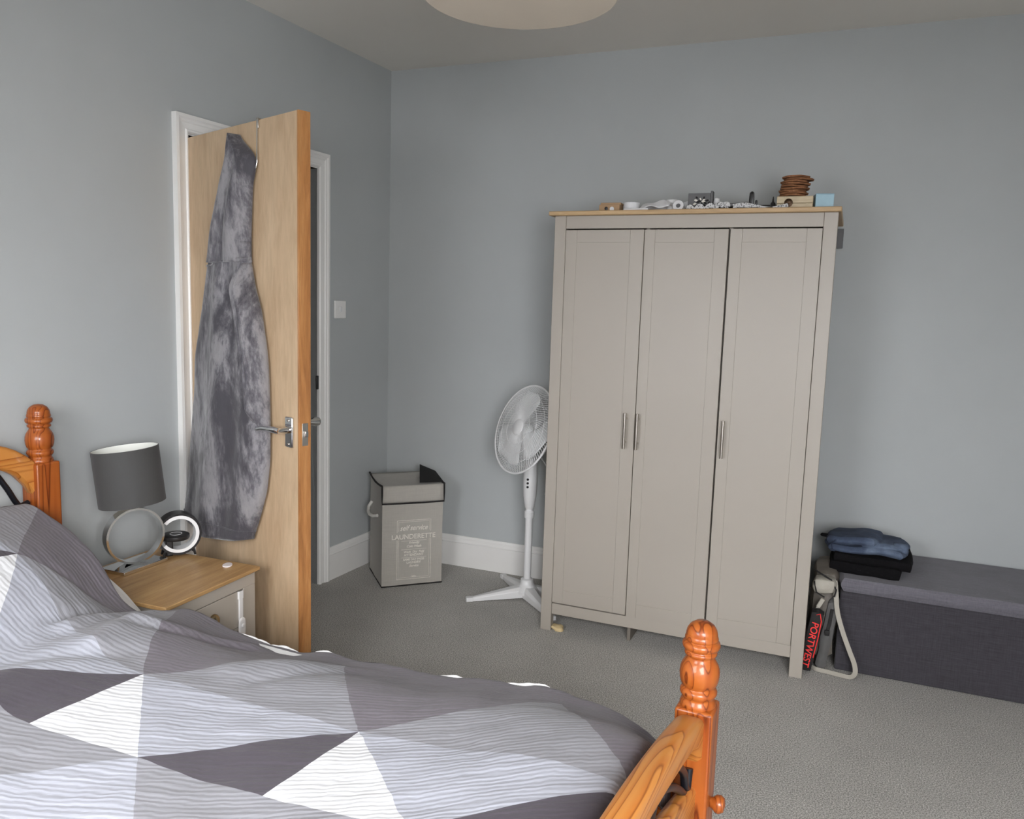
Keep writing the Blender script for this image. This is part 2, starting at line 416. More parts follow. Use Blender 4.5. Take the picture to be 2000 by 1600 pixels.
mb = MB(); sweep(mb, skirt_prof(), lw(0, .003), lw(0, .535), LR @ Vector((1, 0, 0))); sweep(mb, skirt_prof(), lw(0, 1.413), lw(0, 4.4), LR @ Vector((1, 0, 0))); struct('baseboard_left', mb, M['white'])
mb = MB(); sweep(mb, skirt_prof(), (XR, 0, 0), (XR, YR, 0), (-1, 0, 0)); struct('baseboard_right', mb, M['white'])

# door casing: moulded architrave round the opening, and its lining
def arch_prof():   # (across the face from outer edge inward, out of wall)
    return [(0, 0), (0, .024), (.012, .025), (.018, .020), (.026, .019), (.030, .015), (.050, .013), (.054, .018), (.060, .018), (.066, .012), (.066, 0)]
ar = MB()
DA, DW, DH = .5269, .8921, 2.0551
pr_ = arch_prof()
corners = [(DA, 0, 1, 0), (DA, DH, 1, -1), (DA+DW, DH, -1, -1), (DA+DW, 0, -1, 0)]
rings = []
for s_, z_, ds, dz in corners:
    rings.append([ar.bm.verts.new(lw(o_, s_+ds*p_, z_+dz*p_)) for p_, o_ in pr_])
for a, b in zip(rings, rings[1:]):
    for k in range(len(pr_)-1): ar.bm.faces.new((a[k], a[k+1], b[k+1], b[k]))
ar.bm.faces.new(rings[0]); ar.bm.faces.new(rings[-1][::-1])
casing = struct('trim_1', ar, M['white'])
ln = MB(); lwbox(ln, -.105, .004, S0-.018, S0, 0, ZO); lwbox(ln, -.105, .004, S1, S1+.018, 0, ZO); lwbox(ln, -.105, .004, S0-.018, S1+.018, ZO, ZO+.018)
lwbox(ln, -.075, -.046, S0, S0+.012, 0, ZO)
struct('door_lining', ln, M['white'], casing)
kp = MB(); lwbox(kp, .012, .018, .612-.010, .612+.004, .965, 1.03); struct('strike_keep', kp, M['plastic_black'], casing, bevel=.002)

# door leaf, swung open 107 degrees
TH = 1.87432
dax = Vector((math.sin(A_), math.cos(A_), 0))*math.cos(TH)+Vector((math.cos(A_), -math.sin(A_), 0))*math.sin(TH)
DANG = math.atan2(dax.y, dax.x)
HN = Vector((-0.08072345, -1.35178944, 0))
door = MB().box(.003, .756, 0, .044, .008, 1.972).build('door_1', M['veneer'], bevel=.0015)
door['kind'] = 'structure'; door.location = HN; door.rotation_euler = (0, 0, DANG)
MB().box(.756, .764, -.0005, .0445, .008, 1.9725).build('edge_lipping', M['lipping'], door, bevel=.001)
hn = MB()
for z in (1.80, 1.0, .22):
    hn.lathe([(.0065, z-.045), (.0065, z+.045)], 12, loc=(-.004, -.004, 0)); hn.box(-.004, .0035, .0, .04, z-.045, z+.045)
hn.build('hinge', M['hinge'], door, smooth=True)
hp = MB().box(.692, .736, -.010, 0, .895, .998).build('handle_plate', M['chrome'], door, bevel=.004)
lv = MB(); lv.lathe([(.012, 0), (.012, .012), (.009, .016), (.009, .040)], 20, rot=Matrix.Rotation(R(90), 3, 'X'), loc=(.714, -.010, .955))
lv.tube([(.722, -.048, .955), (.705, -.052, .956), (.66, -.052, .955), (.62, -.050, .952), (.585, -.048, .944)], [.010, .011, .010, .009, .0085], 14)
lv.build('door_handle', M['chrome'], door, smooth=True)
sc = MB()
for zz in (.907, .986): sc.lathe([(.004, 0), (.004, .003), (0, .004)], 12, rot=Matrix.Rotation(R(90), 3, 'X'), loc=(.714, -.010, zz))
sc.build('screw', M['brushed'], door, smooth=True)
lk = MB().box(.764, .7658, .011, .033, .905, .98).build('latch_plate', M['hinge'], door, bevel=.001)
MB().box(.7658, .7765, .016, .028, .935, .955).build('latch_bolt', M['chrome'], lk, bevel=.002)
hb = MB(); hb.lathe([(.02, 0), (.02, .008), (.010, .012), (.010, .03), (.016, .045), (.014, .06), (0, .064)], 20, rot=Matrix.Rotation(R(-90), 3, 'X'), loc=(.72, .044, .975)); hb.build('rear_handle', M['chrome'], door, smooth=True)

# light switch
sw = thing('light_switch', 'white square single light switch on the grey wall between door frame and corner', 'light switch', lw(0, .426, 1.342), -A_)
MB().box(0, .009, -.043, .043, -.043, .043).build('switch_plate', M['white'], sw, bevel=.003)
MB().box(.008, .0125, -.008, .008, -.013, .013).build('rocker', M['plastic_white'], sw, bevel=.002)
for sy in (-1, 1):
    MB().lathe([(.003, 0), (.003, .0012), (0, .0014)], 10, rot=Matrix.Rotation(R(90), 3, 'Y'), loc=(.009, sy*.031, 0)).build('screw', M['plastic_grey'], sw, smooth=True)

# ceiling pendant with a wide drum shade, just entering the top of the picture
pd = thing('pendant_lamp', 'wide pale fabric drum shade hanging from the ceiling above the bed foot', 'ceiling lamp', (1.592, -2.17, H))
shm = plain('pendant_fabric', lin((190, 180, 164)), .85, var=.02)
sh = MB(); sh.lathe([(.200, -.555), (.2015, -.555), (.2015, -.305), (.200, -.305)], 96, cap=False)
sh.bm.faces.ensure_lookup_table()
for k in range(96):
    pass
sh.build('lamp_shade', shm, pd, smooth=True)
MB().lathe([(.1995, -.5555), (.1995, -.5535), (0.0, -.5535)], 96).build('diffuser', shm, pd, smooth=True)
MB().lathe([(.045, 0), (.045, -.01), (.02, -.035), (.003, -.04), (.003, -.32), (.02, -.33), (.02, -.38)], 24).build('cord_and_rose', M['plastic_white'], pd, smooth=True)
sp = MB()
for k in range(3):
    a = 2*math.pi*k/3; sp.tube([(.018*math.cos(a), .018*math.sin(a), -.33), (.2*math.cos(a), .2*math.sin(a), -.31)], .002, 6)
sp.build('shade_ring', M['plastic_white'], pd)

# ------------------------------------------------------------------ wardrobe
WAN = -0.0100
wd = thing('wardrobe', 'tall cream three-door wardrobe with an oak top, against the grey back wall', 'wardrobe', (1.1425, -.6212, 0), WAN)
WW, WD, WZ = 1.072, .50, 1.752
mb = MB()
mb.box(.004, .020, .03, WD, .075, WZ); mb.box(WW-.030, WW-.014, .03, WD, .075, WZ)
mb.box(.02, WW-.03, WD-.01, WD, .075, WZ); mb.box(.02, WW-.03, .035, WD, .09, .106); mb.box(.02, WW-.03, .035, WD, WZ-.02, WZ)
mb.box(.372, .386, .035, WD, .1, WZ); mb.box(.690, .704, .035, WD, .1, WZ)
mb.build('carcass', M['cream'], wd, bevel=.0015)
MB().box(-.020, WW+.010, -.022, WD+.01, WZ, WZ+.0175).build('top_board', M['oak_top'], wd, bevel=.003)
for x in (0, WW-.048):
    MB().box(x, x+.048, 0, .034, 0, WZ).build('front_leg', M['cream'], wd, bevel=.002)
for x in (.004, WW-.046):
    MB().box(x, x+.03, WD-.04, WD-.001, 0, .08).build('rear_leg', M['cream'], wd, bevel=.002)
MB().box(.048, WW-.048, .004, .028, 1.7015, WZ).build('top_rail', M['cream'], wd, bevel=.0015)
MB().box(.048, WW-.048, .006, .028, .074, .122).build('plinth_rail', M['cream'], wd, bevel=.0015)
def wdoor(x0, x1, px0, px1, hx, ang, hinge, zb=.126, dy=0.0):
    e = MB()
    z1 = 1.6965
    th = .018
    # shaker door: stiles and rails with a slightly recessed flat panel
    X0, X1 = x0-hinge, x1-hinge
    P0, P1 = px0-hinge, px1-hinge
    e.box(X0, P0, 0, th, zb, z1); e.box(P1, X1, 0, th, zb, z1); e.box(P0, P1, 0, th, 1.647, z1); e.box(P0, P1, 0, th, zb, zb+.06)
    o = e.build('door', M['cream'], wd, bevel=.0012)
    bmx = MB().box(P0-.004, P1+.004, .0025, th-.002, zb+.055, 1.652)
    bmx.build('door_panel', M['cream'], o)
    o.location = (hinge, dy, 0); o.rotation_euler = (0, 0, ang)
    h = MB(); h.tube([(hx-hinge, -.030, .829), (hx-hinge, -.030, .974)], .0058, 16)
    h.tube([(hx-hinge, -.030, .853), (hx-hinge, 0, .853)], .004, 10); h.tube([(hx-hinge, -.030, .950), (hx-hinge, 0, .950)], .004, 10)
    h.build('handle', M['brushed'], o, smooth=True)
wdoor(.049, .3705, .096, .316, .337, 0, .049, .128, .002)
wdoor(.3725, .6925, .414, .640, .386, 0, .6925, .119, .006)
wdoor(.700, 1.0225, .744, .970, .7215, R(.8), 1.0225, .124, .002)
for x in (.372, .690): MB().box(x, x+.014, .05, .3, 0, .08).build('support_foot', M['gap'], wd, bevel=.001)

# chip of board by the wardrobe's left leg
mb = MB().soft((.05, .035, .020), .6, 4, amp=.012, fr=40, loc=(0, 0, .009))
single('chipboard_crumb', mb, M['crumb'], (1.215, -.600, .001), 'pale crumbled piece on the carpet beside the wardrobe left leg', 'debris', smooth=True)

# ------------------------------------------------------------------ things on top of the wardrobe
TZ = WZ+.0175+.0005
def tb(x, y=-.5): return Vector((x, y, TZ))
t = thing('brown_box', 'small open kraft cardboard box at the left end of the wardrobe top', 'box', tb(1.342, -.50))
MB().box(-.043, .043, -.03, .03, 0, .036).build('box_body', M['card_brown'], t, bevel=.002)
MB().box(-.043, .043, -.01, .034, .036, .046, ).build('box_flap', M['card_brown'], t, bevel=.002)
MB().lathe([(.009, 0), (.009, .004), (.004, .0045)], 16, rot=Matrix.Rotation(R(90), 3, 'X'), loc=(.012, -.030, .018)).build('white_disc', M['paper'], t, smooth=True)
MB().lathe([(.007, 0), (.007, .004), (.003, .0045)], 16, rot=Matrix.Rotation(R(90), 3, 'X'), loc=(-.012, -.030, .020)).build('dark_disc', M['plastic_black'], t, smooth=True)
t = thing('tape_roll', 'white upright roll standing next to the kraft box on the wardrobe', 'tape roll', tb(1.428, -.50))
MB().lathe([(.018, 0), (.033, 0), (.033, .044), (.018, .044), (.018, 0)], 32, cap=False).build('tape', M['paper'], t, smooth=True)
single('plastic_tray', MB().box(-.05, .05, -.03, .03, 0, .014), M['plastic_white'], tb(1.465, -.555), 'low white plastic tray beside the upright white roll', 'tray', bevel=.004)
# open folded paper sheet
mb = MB(); P = [[(x, y+.012*math.sin(x*40), .006+.042*max(0, 1-abs(y+.01)/.06)*(.6+.4*math.sin(x*22+1))+.004*math.sin(x*90+y*70)) for x in [k*.0065-.06 for k in range(19)]] for y in [k*.008-.05 for k in range(13)]]
mb.grid(P); o = single('folded_paper', mb, M['paper'], tb(1.535, -.52), 'crumpled white folded paper lying on the wardrobe top left of the small rolls', 'paper', smooth=True)
sm = o.modifiers.new('thick', 'SOLIDIFY'); sm.thickness = .001
mb = MB().soft((.13, .07, .045), .5, 10, amp=.016, fr=30, seed=3, loc=(0, 0, .026))
single('polythene_bag', mb, M['foil'], tb(1.60, -.44), 'bunched clear white polythene behind the folded paper on the wardrobe', 'plastic bag', smooth=True)
t = thing('white_jar', 'white round tub standing just left of the dark grey flower box', 'tub', tb(1.588, -.475))
MB().lathe([(.024, 0), (.026, .004), (.026, .04)], 28).build('jar_body', M['plastic_white'], t, smooth=True)
MB().lathe([(.028, .04), (.028, .052), (.026, .055), (0, .055)], 28).build('lid', M['plastic_white'], t, smooth=True)
t = thing('ribbon_reel', 'small white reel lying on its side just left of the dark grey box', 'reel', tb(1.625, -.53))
MB().lathe([(.009, -.018), (.021, -.018), (.021, .018), (.009, .018), (.009, -.018)], 24, rot=Matrix.Rotation(R(78), 3, 'X'), loc=(0, 0, .0215), cap=False).build('reel_body', M['paper'], t, smooth=True)
MB().lathe([(.0092, -.012), (.0092, .012)], 16, rot=Matrix.Rotation(R(78), 3, 'X'), loc=(0, 0, .0215)).build('core', M['grey_card'], t, smooth=True)
# dark grey box with a black flower drawing
t = thing('flower_box', 'dark grey box with a black and white flower drawing, middle of the wardrobe top', 'box', tb(1.70, -.49))
MB().box(-.047, .040, -.004, .03, 0, .078).build('box_body', M['grey_card'], t, bevel=.0015)
MB().box(.0402, .048, -.006, .034, 0, .086).build('side_flap', M['grey_card'], t, bevel=.001)
fl = MB(); fw_ = MB()
for k in range(16):
    a = k*2.399; r = .006+.0018*k
    cx, cz = .006+r*math.cos(a)*1.1, .045+r*math.sin(a)*.62
    pl_ = [(cx+.0065*math.cos(q)*(.8+.5*math.cos(2*(q-a))), cz+.0045*math.sin(q)) for q in [2*math.pi*j/9 for j in range(9)]]
    (fl if k % 3 else fw_).prism(pl_, 0, .0006+.0001*(k % 4), rot=Matrix.Rotation(R(90), 3, 'X'), loc=(0, -.0042, 0))
fl.build('flower_print', M['black_trim'], t); fw_.build('petal_print', M['print'], t)
single('white_bottle', MB().lathe([(.012, 0), (.013, .004), (.013, .045), (.011, .058), (.004, .062), (0, .062)], 20), M['plastic_white'], tb(1.762, -.475), 'small white rounded bottle touching the right side of the flower box', 'bottle', smooth=True)
# coiled printed ribbon
mb = MB(); pts = []
for k in range(70):
    u_ = k/69; pts.append((-.075+.16*u_, -.004*math.sin(u_*9), .012+.012*u_+.007*math.sin(u_*26)))
mb.tube(pts, .01, 8, flat=(.004, .017, (0, 0, 1)))
for k in range(2):
    mb.tube([(.05+.014*math.cos(q)+k*.022, .006, .018+.013*math.sin(q)) for q in [j*.45 for j in range(14)]], .01, 8, flat=(.014, .002, (0, 1, 0)))
rb = plain('printed_ribbon', lin((200, 200, 200)), .7)
nt = rb.node_tree; b_ = nt.nodes['Principled BSDF']; vr = nt.nodes.new('ShaderNodeTexVoronoi'); vr.inputs['Scale'].default_value = 170
nt.links.new(coords(nt), vr.inputs['Vector']); nt.links.new(ramp(nt, vr.outputs['Distance'], [(.25, lin((60, 60, 62))), (.42, lin((214, 214, 214)))]), b_.inputs['Base Color'])
single('printed_ribbon', mb, rb, tb(1.735, -.545), 'white ribbon with grey printed marks lying in front of the flower box', 'ribbon', smooth=True)
# black straps and tools
t = thing('tablet_case', 'flat black folded case lying between flower box and bark slices', 'case', tb(1.835, -.50))
MB().box(-.062, .062, -.04, .04, 0, .010, rot=Matrix.Rotation(R(2), 3, 'Y')).build('case_base', M['plastic_black'], t, bevel=.004)
MB().box(-.066, .058, -.045, .035, .012, .022, rot=Matrix.Rotation(R(-5), 3, 'Y'), loc=(0, 0, .009)).build('case_cover', M['grey_card'], t, bevel=.004)
mb = MB(); mb.tube([(-.10+.2*k/29, .004*math.sin(k*.7), .014+.008*math.sin(k*.22+.4)) for k in range(30)], .01, 8, flat=(.004, .018, (0, 0, 1)))
single('measuring_tape', mb, rb, tb(1.935, -.552), 'pale printed strip laid over the black clutter right of the case', 'tape', smooth=True)
t = thing('phone_holder', 'black plastic phone holder with an upright prong on the wardrobe', 'phone holder', tb(1.935, -.50))
MB().box(-.05, .06, -.02, .02, 0, .026).build('holder_arm', M['plastic_black'], t, bevel=.006)
MB().soft((.018, .016, .060), .5, 5, loc=(-.038, 0, .046)).build('prong', M['plastic_black'], t, smooth=True)
MB().soft((.008, .012, .02), .5, 4, loc=(-.020, 0, .036)).build('clip', M['plastic_black'], t, smooth=True)
t = thing('small_stand', 'tiny black pointed stand next to the pale wooden box', 'stand', tb(1.978, -.52))
MB().lathe([(.016, 0), (.016, .006), (.011, .012), (.009, .03), (.004, .036), (.0015, .055), (0, .056)], 16).build('stand_body', M['plastic_black'], t, smooth=True)
mb = MB(); mb.tube([(-.10+.22*k/39, .010*math.sin(k*.5), .004+.006*abs(math.sin(k*.28))) for k in range(40)], .0028, 8)
single('black_cable', mb, M['plastic_black'], tb(1.86, -.565), 'thin black cable lying along the front of the wardrobe top', 'cable', smooth=True)
# wooden box with clasp
t = thing('wooden_box', 'pale wooden box with a dark round clasp, under the bark slices', 'box', tb(2.055, -.50), R(-1))
MB().box(-.062, .066, -.03, .06, 0, .028).build('box_body', M['pale_wood'], t, bevel=.002)
MB().box(-.0625, .0665, -.0305, .0605, .0288, .0545).build('lid', M['pale_wood'], t, bevel=.002)
cl = MB(); cl.lathe([(.0155, 0), (.0155, .002), (.012, .003)], 24, rot=Matrix.Rotation(R(90), 3, 'X'), loc=(-.020, -.031, .030))
cl.lathe([(.009, 0), (.009, .002), (.006, .003)], 20, rot=Matrix.Rotation(R(90), 3, 'X'), loc=(-.020, -.0335, .034))
cl.box(-.0345, -.0055, -.0345, -.031, .0275, .0295); cl.build('clasp', plain('dark_bronze', lin((62, 44, 28)), .4, metal=.7), t, smooth=True, angle=30)
zc = TZ+.0555
lab = ['lowest', 'second', 'third', 'fourth', 'fifth', 'sixth', 'seventh', 'eighth', 'ninth', 'topmost']
offs = [(0, .049), (.004, .052), (-.002, .050), (.006, .053), (0, .049), (.008, .052), (.004, .050), (.018, .053), (.006, .049), (-.004, .048)]
for k in range(9):
    dx, rr = offs[k]
    rnd = random.Random(k)
    ph = rnd.random()*6
    mb = MB(); n = 40; lo, hi = [], []
    tl, td = rnd.uniform(-.04, .04), rnd.uniform(-.04, .04)
    for j in range(n):
        a = 2*math.pi*j/n; r_ = rr*(1+.05*math.sin(3*a+ph)+.035*math.sin(7*a+ph*2))
        x_, y_ = r_*math.cos(a), r_*math.sin(a); w_ = .0012*math.sin(2*a+ph)
        lo.append((x_*.97, y_*.97, w_)); hi.append((x_, y_, .0062+w_))
    vl = [mb.bm.verts.new(p) for p in lo]; vh = [mb.bm.verts.new(p) for p in hi]
    mb.bm.faces.new(vl[::-1]); mb.bm.faces.new(vh)
    for j in range(n): mb.bm.faces.new((vl[j], vl[(j+1) % n], vh[(j+1) % n], vh[j]))
    where = {0: 'round brown bark-edged slice lying directly on the pale wooden box', 7: 'round brown slice sticking out furthest right in the pile', 8: 'topmost round brown bark-edged slice of the pile'}.get(k, 'round brown bark-edged slice, %s from the bottom of the pile' % lab[k])
    single('wood_slice', mb, M['cork'], (2.046+dx, -.49, zc+.0085*k), where, 'wood slice', 'pile of bark-edged slices on the wooden box', rot=(0, 0, k))
t = thing('blue_box', 'small pale blue card box at the right end of the wardrobe top', 'box', tb(2.156, -.495), R(10))
MB().box(-.032, .032, -.03, .045, 0, .060).build('box_body', M['blue_card'], t, bevel=.001)
MB().box(-.0323, .0323, -.0303, .0453, .0602, .0622).build('lid', M['blue_card'], t, bevel=.0008)
# dark panel added to stand for the shade under the top's right overhang
single('shade_panel', MB().box(-.10, .0, 0, .012, -.06, .02), M['grey_card'], (2.233, -.105, TZ-.045), 'dark panel standing for the shade under the right overhang of the wardrobe top', 'board', bevel=.001)

# ------------------------------------------------------------------ pedestal fan
fan = thing('pedestal_fan', 'white pedestal fan with a round wire cage between hamper and wardrobe', 'fan', (.955, -.30, 0))
def leg(tx, ty):
    mb = MB(); n = 12; P = []
    L = math.hypot(tx, ty); ux, uy = tx/L, ty/L; px, py = -uy, ux
    for k in range(n+1):
        u_ = k/n; x_, y_ = tx*u_, ty*u_; h_ = .050*(1-u_)+.018; w_ = .026*(1-u_)+.011; zb_ = .012*(1-u_)
        ring = []
        for a_, b_ in ((-1, 0), (-1, .7), (-.6, 1), (.6, 1), (1, .7), (1, 0)):
            ring.append((x_+px*w_*a_, y_+py*w_*a_, .002+zb_+(h_-zb_)*b_))
        P.append(ring)
    V = mb.grid(P, True); mb.bm.faces.new(V[0][::-1]); mb.bm.faces.new(V[-1])
    mb.box(-.016, .016, -.014, .014, .0015, .022, rot=Matrix.Rotation(math.atan2(ty, tx), 3, 'Z'), loc=(tx, ty, 0))
    mb.build('leg', M['plastic_white'], fan, bevel=.002)
for q in ((-.225, -.165), (-.205, .205), (.20, -.205), (.150, .120)): leg(*q)
MB().lathe([(.058, .03), (.058, .045), (.045, .06), (.032, .075), (.030, .095), (.019, .10)], 32).build('base_hub', M['plastic_white'], fan, smooth=True)
MB().lathe([(.0178, .09), (.0178, .42)], 28).build('pole', M['plastic_white'], fan, smooth=True)
MB().lathe([(.0225, .395), (.024, .402), (.024, .425), (.018, .432), (.018, .440)], 28).build('height_collar', M['plastic_white'], fan, smooth=True)
cb_ = MB(); cb_.lathe([(.018, .438), (.022, .445), (.031, .50), (.034, .56), (.033, .62), (.030, .68), (.026, .705), (0, .71)], 32); cb_.build('control_body', M['plastic_white'], fan, smooth=True)
hd = Vector((-.528, -.784, .327)).normalized()
cdir = Vector((1.2985, -3.4858, 0)).normalized()
for z_, mt in ((.585, 'plastic_black'), (.567, 'plastic_black'), (.549, 'plastic_black')):
    MB().lathe([(.0055, 0), (.0055, .004), (.004, .006), (0, .006)], 16, rot=Vector((0, 0, 1)).rotation_difference((cdir+Vector((-.35, 0, 0))).normalized()).to_matrix(), loc=(cdir+Vector((-.35, 0, 0))).normalized()*.033+Vector((0, 0, z_))).build('speed_button', M[mt], fan, smooth=True)
FC = Vector((.960-.955, -.425+.30, .835))    # cage centre
FR = hd.to_track_quat('Z', 'Y').to_matrix()
def fp(x, y, z): return FC+FR @ Vector((x, y, z))
RC = .205
mh = MB(); mh.lathe([(0, -.165), (.03, -.163), (.045, -.14), (.048, -.09), (.044, -.055), (.02, -.045), (0, -.045)], 32, rot=FR, loc=FC); mh.build('motor_housing', M['plastic_white'], fan, smooth=True)
nk = MB(); a_ = fp(0, 0, -.11); nk.tube([(0, 0, .67), (0, 0, .72), a_], [.024, .022, .022], 16); nk.build('neck', M['plastic_white'], fan, smooth=True)
rg = MB(); rg.tube([fp(RC*math.cos(a), RC*math.sin(a), 0) for a in [2*math.pi*k/96 for k in range(96)]], .0048, 10, closed=True); rg.build('cage_rim', M['plastic_white'], fan, smooth=True)
def cage(front):
    mb = MB(); n = 92
    for k in range(n):
        a0 = 2*math.pi*k/n; pts = []
        for j in range(9):
            u_ = j/8; r_ = .036+(RC-.036)*u_
            a = a0+(.55 if front else -.55)*(1-u_)
            z_ = .034*(1-u_**3.2) if front else -.062*(1-u_**4)
            pts.append(fp(r_*math.cos(a), r_*math.sin(a), z_))
        mb.tube(pts, .00105, 4, cap=False)
    for r_ in (.08, .125, .165):
        u_ = (r_-.036)/(RC-.036); z_ = .034*(1-u_**3.2) if front else -.062*(1-u_**4)
        mb.tube([fp(r_*math.cos(a), r_*math.sin(a), z_) for a in [2*math.pi*q/60 for q in range(60)]], .0011, 4, closed=True)
    mb.tube([fp(.037*math.cos(a), .037*math.sin(a), .034 if front else -.062) for a in [2*math.pi*q/40 for q in range(40)]], .002, 6, closed=True)
    return mb
cage(True).build('front_grille', M['plastic_white'], fan, smooth=True)
cage(False).build('rear_grille', M['plastic_white'], fan, smooth=True)
MB().lathe([(.036, .032), (.036, .036), (.03, .040), (0, .041)], 32, rot=FR, loc=FC).build('grille_badge', M['plastic_white'], fan, smooth=True)
MB().lathe([(.030, -.03), (.030, .004), (.026, .014), (.014, .019), (0, .020)], 32, rot=FR, loc=FC).build('blade_hub', M['plastic_grey'], fan, smooth=True)
for k in range(3):
    base = R(95+120*k)
    mb = MB(); P = []
    for i in range(15):
        u_ = i/14; r_ = .024+.158*u_; row = []
        wid = .66+.98*math.sin(min(1, u_*1.1)*math.pi*.55)**.7
        if u_ > .8: wid *= math.sqrt(max(.02, 1-((u_-.8)/.2)**2))*.999
        for j in range(11):
            v_ = j/10-.5; a = base+v_*wid+.28*u_
            row.append(fp(r_*math.cos(a), r_*math.sin(a), -v_*.036*(1-.2*u_)-.006))
        P.append(row)
    mb.grid(P); o = mb.build('blade', M['plastic_grey'], fan, smooth=True)
    sm = o.modifiers.new('thick', 'SOLIDIFY'); sm.thickness = .0022
cbm = MB(); cbm.tube([(.030, .02, .70), (.09, .05, .60), (.05, .07, .50), (.12, .10, .42), (.10, .12, .25), (.10, .16, .10), (.11, .18, .01)], .003, 8); cbm.build('power_cord', M['plastic_white'], fan, smooth=True)
pl = MB().box(-.018, .018, -.012, .012, 0, .02, rot=Matrix.Rotation(.5, 3, 'Z'), loc=(-.085, .03, .005)); pl.tube([(-.085, .03, .014), (-.05, .05, .012), (0, .09, .008), (.06, .15, .006), (.11, .18, .01)], .003, 8)
pl.build('plug', M['plastic_black'], fan, bevel=.003)

# ------------------------------------------------------------------ laundry hamper
hx = Vector((.4952-.2727, -.2931+.4976, 0)).normalized(); HA = math.atan2(hx.y, hx.x)
hm = thing('laundry_hamper', 'square grey fabric laundry hamper with white launderette lettering, in the corner', 'laundry hamper', (.2727, -.4976, 0), HA)
HW = .302
def hwarp(w, e): return w
mb = MB(); n = 14; P = []
for iz in range(n+1):
    z = .003+.50*iz/n; row = []
    per = [(0, 0), (1, 0), (1, 1), (0, 1)]
    for s_ in range(4):
        a, b = per[s_], per[(s_+1) % 4]
        for q in range(10):
            u_ = q/10; x = (a[0]+(b[0]-a[0])*u_)*HW; y = (a[1]+(b[1]-a[1])*u_)*HW
            bow = .004*math.sin(math.pi*u_)*math.sin(math.pi*iz/n)*(1 if s_ % 2 == 0 else -1)
            nn = (b[1]-a[1], -(b[0]-a[0])); g_ = .0025*mnoise.noise(Vector((x*9, y*9, z*7)))
            row.append((x+nn[0]*(bow+g_), y+nn[1]*(bow+g_), z))
    P.append(row)
V = mb.grid(P, True); mb.bm.faces.new(V[0][::-1])
mb.build('hamper_body', M['hamper'], hm, smooth=True, angle=50)
# lid: a sagging top and a front flap
mb = MB(); P = []
for i in range(13):
    u_ = i/12; row = []
    for j in range(13):
        v_ = j/12
        z = .506+.014*math.sin(math.pi*(1-v_))*0-.014*math.sin(math.pi*u_)*math.sin(math.pi*v_)+.004*v_
        row.append((-.003+(HW+.006)*u_, -.006+(HW+.004)*v_, z))
    P.append(row)
mb.grid(P)
o = mb.build('lid', M['hamper'], hm, smooth=True); sm = o.modifiers.new('t', 'SOLIDIFY'); sm.thickness = .004
mb = MB(); P = []
for i in range(13):
    u_ = i/12
    P.append([(-.002+(HW+.004)*u_, -.0075-.004*math.sin(v_*math.pi), .507-.085*v_) for v_ in [j/8 for j in range(9)]])
mb.grid(P); o = mb.build('lid_flap', M['hamper'], hm, smooth=True); sm = o.modifiers.new('t', 'SOLIDIFY'); sm.thickness = .003
tr = MB()
tr.tube([(-.003, -.010, .508), (-.003, -.011, .465), (-.003, -.010, .421), (.10, -.011, .4195), (.20, -.011, .4195), (HW+.003, -.010, .421), (HW+.003, -.011, .465), (HW+.003, -.009, .508)], .0042, 8)
tr.tube([(-.004, -.008, .509), (-.005, .06, .503), (-.005, .15, .499), (-.004, .24, .504), (-.005, HW, .514)], .005, 8)
tr.tube([(HW+.004, -.008, .509), (HW+.005, .08, .505), (HW+.005, .20, .508), (HW+.004, HW, .514)], .005, 8)
tr.build('lid_binding', M['black_trim'], hm, smooth=True)
tr = MB(); tr.tube([(0, HW, .004), (0, 0, .004), (HW, 0, .004), (HW, HW, .004)], .0035, 8); tr.build('base_binding', M['black_trim'], hm, smooth=True)
# open right rear corner of the lid showing the black lining
mb = MB(); v = [mb.bm.verts.new(p) for p in ((HW+.004, .012, .512), (HW*.62, .02, .512), (HW*.80, .24, .556), (HW+.002, .16, .535))]
mb.bm.faces.new((v[0], v[1], v[2], v[3])); o = mb.build('lid_lining', M['black_trim'], hm); sm = o.modifiers.new('t', 'SOLIDIFY'); sm.thickness = .003
mb = MB(); mb.tube([(-.004, .245, .375), (-.022, .235, .352), (-.030, .20, .335), (-.030, .16, .330), (-.022, .12, .332), (-.004, .10, .338)], .0085, 12); mb.build('rope_handle', M['rope'], hm, smooth=True)
# lettering on the front
def on_front(src, x, z, dst): addmb(dst, src, Matrix.Translation((x, -.0065, z)) @ Matrix.Rotation(R(90), 4, 'X'))
pt = MB()
CX = .157
on_front(text_mb('self service', .036, .35, sx=.86), CX-.002, .283, pt)
on_front(text_mb('LAUNDERETTE', .0335, 0, sx=.98), CX-.002, .240, pt)
rows = [('Friendly', .016, .215, .3), ('Coin Wash', .016, .197, .3), ('Wash  Dry  Fold', .015, .169, .2), ('ATTENDANT', .0165, .153, 0), ('SAME DAY PRESS', .014, .131, 0), ('LAUNDRY', .0155, .115, 0), ('Service', .016, .098, .4), ('OPEN', .010, .045, 0)]
for tx, sz, z, shr in rows: on_front(text_mb(tx, sz, shr), CX, z, pt)
def hbar(x0, x1, z0, z1): pt.box(x0, x1, -.0075, -.0055, z0, z1)
x0, x1 = .072, .242
hbar(x0, x1, .332, .334); hbar(x0+.008, x1-.008, .325, .3262); hbar(x0, x0+.002, .274, .334); hbar(x1-.002, x1, .274, .334); hbar(x0+.008, x0+.0092, .280, .325); hbar(x1-.0092, x1-.008, .280, .325)
hbar(x0, x1, .036, .038); hbar(x0+.008, x1-.008, .0445, .0457); hbar(x0, x0+.002, .036, .236); hbar(x1-.002, x1, .036, .236); hbar(x0+.008, x0+.0092, .045, .236); hbar(x1-.0092, x1-.008, .045, .236)
for z in (.229, .186, .145): hbar(x0+.022, x1-.022, z, z+.0014)
pt.build('lettering', M['print'], hm)

